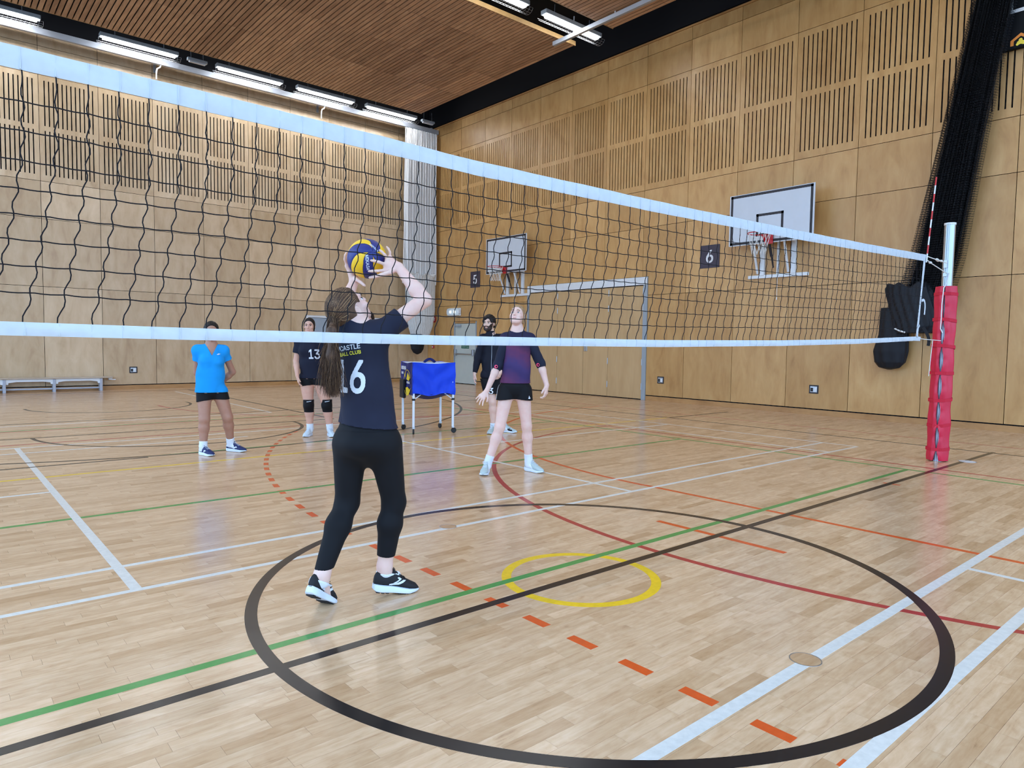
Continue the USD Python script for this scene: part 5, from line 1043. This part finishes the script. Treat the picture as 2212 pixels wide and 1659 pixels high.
PS = Shape(.03).chain([tie + dirv(0, -1, 0) * .012, p_(-.102, -.145, 1.375), p_(-.100, -.158, 1.26), p_(-.097, -.155, 1.16), p_(-.097, -.150, 1.09)], [.013, .019, .022, .022, .008], n=dirv(0, 1, 0), q=1.7)
pm = net_mesh(lambda P: PS(P) + .006 * (meshkit.noise(P * V([150, 150, 6]), 2) - .5), *bounds_of(PS), .005); part_tone(pt_, 'inner_hair', pm, H_brown, meshkit.noise(np.asarray(pm.vertices) * V([160, 160, 8]), 7) * .5)
# number and club lettering on the back
toward = -rA['n']; Xd = dirv(1, -.26); Zd = V([0, 0, 1.0])
o = p_(.010, -.02, 1.155)
for ch, dx in (('1', -.072), ('6', .028)):
    m = text_on(meshkit.text_mesh(ch, .155, .001, True)); m.apply_scale([.80, 1, 1]); part(rA['sp'], 'number', on_cloth(m, rA['trunk'], o + Xd * dx, Xd, Zd, toward, .008), P_white)
X2 = dirv(1, -.26, .16); Z2 = np.cross(toward, X2); Z2 = Z2 / np.linalg.norm(Z2) if Z2[2] > 0 else -Z2 / np.linalg.norm(Z2)
part(rA['sp'], 'lettering', on_cloth(text_on(meshkit.text_mesh('VOLLEYBALL CLUB', .0175, .0008, True)), rA['trunk'], p_(-.058, -.02, 1.262), X2, Z2, toward, .008), P_yellow)
part(rA['sp'], 'lettering', on_cloth(text_on(meshkit.text_mesh('NEWCASTLE', .0235, .0008, True)), rA['trunk'], p_(-.050, -.02, 1.293), X2, Z2, toward, .008), P_white)
M_shoeblack = plain('shoe_black_knit', lin(18, 19, 24), 0.75); M_solewhite = plain('shoe_sole_white', lin(214, 224, 238), 0.5); M_shoewhite = plain('shoe_white_mesh', lin(206, 218, 226), 0.7, noise=.04); M_shoenavy = plain('shoe_navy', lin(24, 38, 88), 0.6); M_gum = plain('gum_sole', lin(176, 150, 104), 0.5); M_shoegrey = plain('shoe_pale_grey', lin(178, 192, 190), 0.7, noise=.05)
chev = [(.36, .040), (.56, .075), (.50, .083), (.46, .080), (.50, .072), (.36, .048), (.30, .044)]; dash_ = [(.30, .040), (.50, .046), (.66, .068), (.60, .070), (.46, .055), (.30, .048)]
shoe(tA, 'shoe', p_(-.206, -.254, 0), (.3, .95), .255, M_shoeblack, M_solewhite, M_shoeblack, .55, [(dash_, -1, P_white), ([(.02, .055), (.05, .055), (.05, .085), (.03, .085)], 1, P_white)], tread=M_shoeblack)
shoe(tA, 'shoe', p_(.060, .03, 0), (.88, .45), .25, M_shoeblack, M_solewhite, M_shoeblack, .16, [(chev, -1, P_white), (dash_, -1, P_white)], tread=M_shoeblack)

# B: blue shirt, hands behind the back
JB = dict(head=(-.09, 0, 1.42), neck=(-.09, 0, 1.27), shL=(-.228, -.05, 1.205), shR=(.022, .06, 1.205), elL=(-.285, .05, .94), elR=(.07, .20, .95), wrL=(-.19, .16, .80), wrR=(-.10, .20, .79), chest=(-.09, 0, 1.11), waist=(-.105, 0, .93), hemc=(-.125, 0, .70),
          pelvis=(-.10, 0, .77), hipL=(-.165, -.03, .72), hipR=(-.02, .04, .72), knL=(-.142, -.09, .41), knR=(.064, .06, .42), anL=(-.150, -.11, .10), anR=(.052, .17, .11))
gB = frame_of((2.62, 5.40)); bk = (-.45, .9)
DB = dict(face2=(.45, -.9), look=(.45, -.88, -.02), rp=.140, rw=.120, rc=.122, rs=.048, rth=.084, rkn=.058, rca=.056, ran=.037, rel=.037, rh=.158, qh=1.25, hem=.72, sleeve=.42, slx=.026, vneck=True, bust=True, toeL=(.85, -.5), toeR=(.98, -.2),
          hands={'L': (dirv(.7, .1, -.6), dirv(-.4, .9, .1), dirv(.3, .2, .9)), 'R': (dirv(-.7, .0, -.5), dirv(-.4, .9, .1), dirv(-.3, .2, .9))}, short=(.605, .635), sock=.06, head=.98)
tB, g, jB, rB = figure('person', 'player in bright blue v-neck shirt and black shorts with hands behind the back', (2.62, 5.40), JB, DB, dict(skin=SK_tan, lip='tan', iris=M_irisd, hair=H_dark, shirt=C_blue, shorts=C_black), h=0.006)
m = hair_cap(rB['hg'], rB['A'], .98, .011, lambda x, y, z: np.maximum(y - (0.030 + 0.50 * z), -0.09 - z), .006); part_tone(tB, 'hair', m, H_dark, cap_tones(m, 1))
for pp_, q in ((gB(-.315, -.03, 1.13), dirv(-.6, -.8)), (gB(.03, -.1, 1.16), dirv(.3, -.9))):
    part(rB['sp'], 'logo', on_cloth(prism(Polygon([(-.02, 0), (.0, .012), (.022, .006), (.005, .0), (-.006, -.006)]), 0, .001), rB['shirt'], pp_, np.cross(V([0, 0, 1.0]), q), V([0, 0, 1.0]), q), P_white)
mk = [(.40, .03), (.52, .05), (.62, .055), (.56, .068), (.46, .062)]
shoe(tB, 'shoe', gB(-.20, -.085, 0), (.85, -.5), .25, M_shoenavy, M_solewhite, P_white, 0.0, [(mk, 1, P_white), (mk, -1, P_white), ([(.08, .045), (.3, .045), (.32, .08), (.1, .085)], -1, P_white), ([(.08, .045), (.3, .045), (.32, .08), (.1, .085)], 1, P_white)])
shoe(tB, 'shoe', gB(.0, .185, 0), (.98, -.2), .26, M_shoenavy, M_solewhite, P_white, 0.0, [(mk, -1, P_white), ([(.02, .06), (.14, .06), (.12, .085), (.03, .085)], -1, P_white)])

# C: number 13, knee pads
JC = dict(head=(-.175, 0, 1.54), neck=(-.17, 0, 1.41), shL=(-.315, 0, 1.335), shR=(-.020, 0, 1.335), elL=(-.355, -.01, 1.05), elR=(.045, .03, 1.04), wrL=(-.305, -.13, .85), wrR=(.06, -.03, .82), chest=(-.165, 0, 1.22), waist=(-.15, 0, 1.02), hemc=(-.125, 0, .79),
          pelvis=(-.13, 0, .86), hipL=(-.215, 0, .80), hipR=(-.035, 0, .80), knL=(-.179, -.03, .43), knR=(.075, -.03, .435), anL=(-.166, 0, .10), anR=(.114, 0, .10))
gC = frame_of((4.25, 6.17))
DC = dict(face2=(.06, -1), look=(.12, -1, -.03), rp=.152, rw=.136, rc=.140, rs=.054, rth=.102, rkn=.062, rca=.060, ran=.039, rel=.042, rh=.152, qh=1.2, hem=.812, sleeve=.62, slx=.032, bust=True, toeL=(-.1, -1), toeR=(.5, -.85),
          hands={'L': (dirv(.25, -.1, -1), dirv(.9, .3, .2), dirv(.3, -.95, -.1)), 'R': (dirv(0, -.1, -1), dirv(-.95, .2, 0), dirv(-.2, -.95, 0))}, short=(.70, .715), shx=.010, sock=.075, head=.93)
tC, g, jC, rC = figure('person', 'player in dark number 13 shirt wearing black knee pads and white socks', (4.25, 6.17), JC, DC, dict(skin=SK_mid, lip='mid', iris=M_irisd, hair=H_dark, shirt=C_tee, shorts=C_black), h=0.0065)
m = hair_cap(rC['hg'], rC['A'], .93, .009, lambda x, y, z: np.maximum(y - (0.018 + 0.62 * z), -0.08 - z), .006); part_tone(tC, 'hair', m, H_dark, cap_tones(m, 2))
fw = dirv(.06, -1); rt = np.cross(V([0, 0, 1.0]), fw)
def front_text(r, s_, h_, gg, r0, z0, name, mat, fn, parent, sx=.8):
    m = text_on(meshkit.text_mesh(s_, h_, .001, True)); m.apply_scale([sx, 1, 1]); part(parent, name, on_cloth(m, fn, gg(r0, -.05, z0), rt, V([0, 0, 1.0]), fw), mat)
front_text(rC, '13', .125, gC, -.080, 1.150, 'number', P_white, rC['trunk'], rC['sp'], .72)
part(rC['sp'], 'logo', on_cloth(prism(Polygon([(-.03, .0), (-.02, .025), (.03, .03), (.035, .01), (.01, .005), (.02, -.02), (-.005, -.035), (-.01, -.01)]), 0, .001), rC['trunk'], gC(.010, -.05, 1.250), rt, V([0, 0, 1.0]), fw), P_white)
for S_ in 'LR':
    k_ = jC['kn' + S_]; KS = Shape(.02).cone(k_ + V([0, 0, .10]), k_, .076, .071).cone(k_, k_ * .72 + jC['an' + S_] * .28, .071, .066).ell(k_ + fw * .035, (.058, .05, .07))
    lo, hi = bounds_of(KS); kp = part(tC, 'knee_pad', net_mesh(lambda P: np.maximum(KS(P), np.abs(P[:, 2] - k_[2] + .005) - .088), lo, hi, .006), C_black, True)
    part(kp, 'logo', on_cloth(prism(Polygon([(-.03, .0), (.03, .012), (.03, .02), (-.03, .008)]), 0, .001), KS, k_ + V([0, 0, .05]) + rt * .02, rt, V([0, 0, 1.0]), fw), P_white)
shoe(tC, 'shoe', gC(-.164, .04, 0), (-.1, -1), .245, M_shoewhite, M_solewhite, P_white); shoe(tC, 'shoe', gC(.085, .04, 0), (.5, -.85), .245, M_shoewhite, M_solewhite, P_white)

H_beard = hair_mat('beard_brown', [(0, lin(44, 34, 30)), (1, lin(76, 60, 52))])
# D: the coach in a dark track top
JD = dict(head=(-.195, 0, 1.625), neck=(-.165, 0, 1.475), shL=(-.275, -.03, 1.40), shR=(.03, .03, 1.41), elL=(-.350, .02, 1.12), elR=(.10, .05, 1.12), wrL=(-.395, -.03, .89), wrR=(.0, -.14, .92), chest=(-.125, 0, 1.27), waist=(-.13, 0, 1.06), hemc=(-.135, 0, .80),
          pelvis=(-.13, 0, .90), hipL=(-.21, 0, .86), hipR=(-.05, 0, .86), knL=(-.125, -.04, .47), knR=(.02, .02, .47), anL=(-.11, 0, .10), anR=(.04, .06, .10))
gD = frame_of((6.55, 5.0))
DD = dict(face2=(-.25, -.97), look=(-.38, -.92, .02), rp=.148, rw=.140, rc=.148, rs=.058, rth=.092, rkn=.058, rca=.058, ran=.038, rel=.044, rh=.155, qh=1.25, hem=.82, sleeve=1.96, slx=.02, rws=.152, collar=True, toeL=(-.25, -.95), toeR=(.92, -.4),
          hands={'L': (dirv(-.05, -.15, -1), dirv(.95, .1, 0), dirv(.1, -.95, -.1)), 'R': (dirv(-.5, -.3, -.8), dirv(-.5, .5, .3), dirv(-.6, -.7, .3))}, short=(.585, .575), shx=.022, sock=.05, head=1.03)
tD, g, jD, rD = figure('person', 'bearded man in dark navy zip track top and black shorts walking behind the others', (6.55, 5.0), JD, DD, dict(skin=SK_pale, lip='mid', iris=M_irisd, hair=H_dark, shirt=C_jacket, shorts=C_black), h=0.007)
m = hair_cap(rD['hg'], rD['A'], 1.03, .022, lambda x, y, z: np.maximum(y - (0.046 + 0.42 * z + .010 * np.sin(70 * x)), np.where((y < -.035) & (np.abs(x) < .062), -0.055, 0.014) - z), .006, .006); part_tone(tD, 'hair', m, H_dark, cap_tones(m, 3))
hgD, AD = rD['hg'], rD['A']
HSb, _ = head_shape(jD['head'], AD, 1.03)
def beard_f(P):
    L = (P - hgD(0, 0, 0)) @ AD.T / 1.03; x, y, z = L.T; d = HSb(P) - 0.004 - .003 * (meshkit.noise(L * 160) - .5); keep = np.maximum(z - (-0.037 + np.clip(np.abs(x) - .040, 0, 1) * 1.5), 0.016 - y - .6 * np.clip(-.05 - z, 0, 1))
    mouth = 0.020 - np.sqrt((x / 1.25) ** 2 + ((z + .0575) * 1.7) ** 2); return np.maximum(np.maximum(d, keep), mouth)
m = net_mesh(beard_f, hgD(0, 0, 0) - .15, hgD(0, 0, 0) + .15, .0045); part_tone(tD, 'beard', m, H_beard, cap_tones(m, 5))
fwD = dirv(-.25, -.97); rtD = np.cross(V([0, 0, 1.0]), fwD)
zp = tube([V([jD['chest'][0], jD['chest'][1], z]) for z in np.linspace(.84, 1.45, 30)], .004, 5)
def onto(m, fn, toward, lift=.001):
    v = np.asarray(m.vertices) + toward * .35; dd = np.zeros(len(v))
    for _ in range(60): dd += np.clip(fn(v - toward * dd[:, None]) * .7, -.02, .04)
    c = v - toward * dd[:, None]; return c
zc = onto(trimesh.Trimesh([V([jD['chest'][0] + rtD[0] * .01, jD['chest'][1] + rtD[1] * .01, z]) for z in np.linspace(.85, 1.46, 24)], [[0, 1, 2]], process=False), rD['shirt'], fwD); part(rD['sp'], 'zip', tube(zc + fwD * .002, .004, 5), M_greyframe, 40)
part(rD['sp'], 'shoulder_flash', on_cloth(prism(Polygon([(-.06, .01), (.06, -.03), (.06, -.05), (-.06, -.01)]), 0, .001), rD['shirt'], gD(.02, -.05, 1.40), rtD, V([0, 0, 1.0]), fwD), M_bluecloth)
m = text_on(meshkit.text_mesh('3', .085, .001, True)); part(rD['so'], 'number', on_cloth(m, rD['shorts'], gD(-.118, -.02, .635), rtD, V([0, 0, 1.0]), fwD), P_white)
shoe(tD, 'shoe', gD(-.10, .05, 0), (-.25, -.95), .28, M_shoegrey, M_solewhite, P_white); shoe(tD, 'shoe', gD(-.01, .095, 0), (.92, -.4), .28, M_shoegrey, M_solewhite, P_white, 0.0, [(dash_, -1, M_shoeblack), ([(.5, .03), (.8, .03), (.75, .05), (.55, .06)], -1, M_shoeblack)])

# E: purple top, looking up at the ball
JE = dict(head=(.084, -.005, 1.615), neck=(.085, .02, 1.472), shL=(-.030, 0, 1.378), shR=(.212, 0, 1.378), elL=(-.108, -.02, 1.11), elR=(.330, 0, 1.13), wrL=(-.215, -.07, .85), wrR=(.395, -.04, .915), chest=(.092, 0, 1.27), waist=(.085, 0, 1.08), hemc=(.073, 0, .90),
          pelvis=(.07, 0, .90), hipL=(-.012, 0, .85), hipR=(.152, 0, .85), knL=(-.079, -.05, .475), knR=(.197, .02, .485), anL=(-.198, -.05, .10), anR=(.226, .07, .10))
gE = frame_of((4.58, 2.52))
DE = dict(face2=(-.06, -1), look=(-.26, -.88, .36), up=(-.1, -.36, .9), rp=.148, rw=.120, rc=.125, rs=.050, rth=.082, rkn=.052, rca=.052, ran=.035, rel=.037, rh=.158, qh=1.3, hem=.928, sleeve=1.16, slx=.009, rws=.130, nkr=.074, bust=False, split=True, toeL=(-.12, -1), toeR=(.75, -.66),
          hands={'L': (dirv(-.6, -.2, -.78), dirv(.3, .6, -.5), dirv(.75, -.3, -.55), .25, .35), 'R': (dirv(-.10, -.1, -1), dirv(-.9, .3, .1), dirv(-.35, -.9, 0), .75)}, short=(.752, .750), shx=.016, sock=.085, head=.96)
tE, g, jE, rE = figure('person', 'fair player in purple and navy top and black shorts looking up at the ball', (4.58, 2.52), JE, DE, dict(skin=SK_fair, lip='fair', iris=M_irisb, hair=H_blond, shirt=C_purple, sleeve=C_navy, shorts=C_black), h=0.005)
m = hair_cap(rE['hg'], rE['A'], .96, .008, lambda x, y, z: np.maximum(y - (0.014 + 0.66 * z), -0.07 - z), .005); part_tone(tE, 'hair', m, H_blond, cap_tones(m, 6))
for S_, q in (('L', dirv(-.2, -1)), ('R', dirv(-.5, -.85))):
    c_ = jE['el' + S_] * .95 + jE['wr' + S_] * .05; slf = Shape(.02).cone(jE['sh' + S_], jE['el' + S_], .062, .053).cone(jE['el' + S_], jE['wr' + S_], .053, .034)
    part(rE['sp'], 'cuff_mark', on_cloth(prism(Point(0, 0).buffer(.018).difference(Point(.004, 0).buffer(.009)), 0, .001), slf, c_, np.cross(V([0, 0, 1.0]), q), V([0, 0, 1.0]), q, lift=.006), P_pink)
for dx in (-.012, .004): part(rE['so'], 'side_stripe', on_cloth(prism(sbox(-.004, -.09, .004, .09), 0, .001), rE['shorts'], gE(-.075 + dx, 0, .85), dirv(.5, -.85), V([.0, 0, 1.0]), dirv(-.8, -.6), .02), P_white)
part(rE['so'], 'logo', on_cloth(prism(Polygon([(-.014, -.012), (-.004, .02), (.004, .006), (.014, -.008), (.004, -.016)]), 0, .001), rE['shorts'], gE(.215, -.05, .785), dirv(1, 0), V([0, 0, 1.0]), dirv(.2, -1)), P_white)
shoe(tE, 'shoe', gE(-.205, -.005, 0), (-.14, -1), .25, M_shoegrey, M_solewhite, P_white); shoe(tE, 'shoe', gE(.19, .11, 0), (.75, -.66), .25, M_shoegrey, M_solewhite, P_white)

# F: mostly hidden behind the setter
JF = dict(head=(0, 0, 1.62), neck=(0, 0, 1.47), shL=(-.15, 0, 1.40), shR=(.15, 0, 1.40), elL=(-.19, .02, 1.12), elR=(.19, .02, 1.12), wrL=(-.17, -.05, .88), wrR=(.17, -.05, .88), chest=(0, 0, 1.28), waist=(0, 0, 1.08), hemc=(0, 0, .84), pelvis=(0, 0, .9),
          hipL=(-.085, 0, .85), hipR=(.085, 0, .85), knL=(-.09, -.02, .47), knR=(.09, -.02, .47), anL=(-.09, .02, .10), anR=(.09, .02, .10))
gF = frame_of((4.50, 5.33))
DF = dict(face2=(-.1, -1), look=(-.1, -1, 0), rp=.145, rw=.125, rc=.130, rs=.052, rth=.088, rkn=.056, rca=.056, ran=.037, rel=.040, rh=.15, qh=1.25, hem=.86, sleeve=.6, slx=.03, toeL=(-.2, -1), toeR=(.2, -1),
          hands={'L': (DOWN, dirv(1, 0, 0), dirv(0, -1, 0)), 'R': (DOWN, dirv(-1, 0, 0), dirv(0, -1, 0))}, short=(.62, .62), sock=.06, head=.97)
tF, g, jF, rF = figure('person', 'dark-haired player mostly hidden behind the head of the setter', (4.50, 5.33), JF, DF, dict(skin=SK_mid, lip='mid', iris=M_irisd, hair=H_dark, shirt=C_tee, shorts=C_black), h=0.009)
m = hair_cap(rF['hg'], rF['A'], .97, .014, lambda x, y, z: np.maximum(y - (0.02 + 0.6 * z), -0.08 - z), .007); part_tone(tF, 'hair', m, H_dark, cap_tones(m, 8))
for q in (-1, 1): shoe(tF, 'shoe', gF(q * .09, .06, 0), (q * .2, -1), .25, M_shoewhite, M_solewhite, P_white)

# ------------------------------------------------------------------ the ball
B_blue = plain('ball_blue', lin(26, 38, 116), 0.38, bump=.35, bscale=700); B_yel = plain('ball_yellow', lin(246, 196, 30), 0.38, bump=.35, bscale=700)
bc = gA(-.009, .222, 1.77)
ball = thing('volleyball', 'blue and yellow volleyball held up between the hands of the setter', 'ball', bc)
toc = EYE - bc; toc /= np.linalg.norm(toc); rr_ = np.cross([0, 0, 1.0], toc); rr_ /= np.linalg.norm(rr_); uu = np.cross(toc, rr_)
pole = toc + .30 * rr_ + .38 * uu; pole /= np.linalg.norm(pole); e1 = rr_ - pole * (rr_ @ pole); e1 /= np.linalg.norm(e1); e2 = np.cross(pole, e1)
seams_ = [-0.55, 0.35, 1.15, 1.85, 2.75, 3.60, 4.35, 5.05, 5.733]       # panel edges around the pole
for k in range(8):
    a0, a1 = seams_[k], seams_[k + 1]; blue = k % 2 == 1; nu, nv = 14, 30; th = np.linspace(0.0, np.pi, nv); vs = []
    for i, u in enumerate(np.linspace(0, 1, nu)):
        gt = .012 / np.maximum(np.sin(th), .12); sq = 1 - np.clip((np.minimum(th, np.pi - th) - .22) / .55, 0, 1) ** .7
        if blue: hl = (seams_[k] - seams_[k - 1]) / 2; hr = ((seams_[k + 2] - seams_[k + 1]) if k < 7 else (seams_[1] - seams_[0])) / 2; lo_, hi_ = a0 - hl * sq + gt, a1 + hr * sq - gt
        else: hw_ = (a1 - a0) / 2; lo_, hi_ = a0 + hw_ * sq + gt, a1 - hw_ * sq - gt
        a = np.where(hi_ > lo_, lo_ + (hi_ - lo_) * u, (a0 + a1) / 2) + 1.25 * np.sin(th * .5 + .0) ** 1.0 * 1.1
        edge = np.minimum(u, 1 - u) * np.maximum(hi_ - lo_, 0) * np.sin(th) * .105; r = .105 - .0018 * np.exp(-edge / .0022)
        vs.append(r[:, None] * (np.cos(th)[:, None] * pole + np.sin(th)[:, None] * (np.cos(a)[:, None] * e1 + np.sin(a)[:, None] * e2)))
    vs = np.stack(vs); i, j = np.meshgrid(np.arange(nu - 1), np.arange(nv - 1), indexing='ij'); a_ = (i * nv + j).ravel(); f = np.vstack([np.c_[a_, a_ + nv + 1, a_ + nv], np.c_[a_, a_ + 1, a_ + nv + 1]])
    v = vs.reshape(-1, 3); mm = trimesh.Trimesh(v, f, process=False)
    if (mm.face_normals * mm.triangles_center).sum() < 0: mm.invert()
    part(ball, 'panel', mm, B_blue if blue else B_yel, True)
core = trimesh.creation.icosphere(4, .1028); part(ball, 'bladder', core, plain('ball_seam', lin(16, 20, 60), .7), True)
def on_ball(m, dirn, xd, h=0.0008):
    d0 = dirn / np.linalg.norm(dirn); X = xd - d0 * (xd @ d0); X /= np.linalg.norm(X); Y = np.cross(d0, X); v, f = trimesh.remesh.subdivide_to_size(m.vertices, m.faces, .008); P = d0 * .105 + v[:, :1] * X + v[:, 1:2] * Y; P = P / np.linalg.norm(P, axis=1, keepdims=True) * (.1055 + v[:, 2:3]); return trimesh.Trimesh(P, f, process=False)
part(ball, 'lettering', on_ball(text_on(meshkit.text_mesh('MIKASA', .016, .0004, True)), toc - .12 * rr_ * 0 + .02 * rr_ - .20 * uu, -uu + .10 * rr_), P_white)
part(ball, 'lettering', on_ball(text_on(meshkit.text_mesh('MIKASA', .011, .0004, True)), toc + .45 * rr_ + .75 * uu, -uu + .9 * rr_), P_white)
# end of script
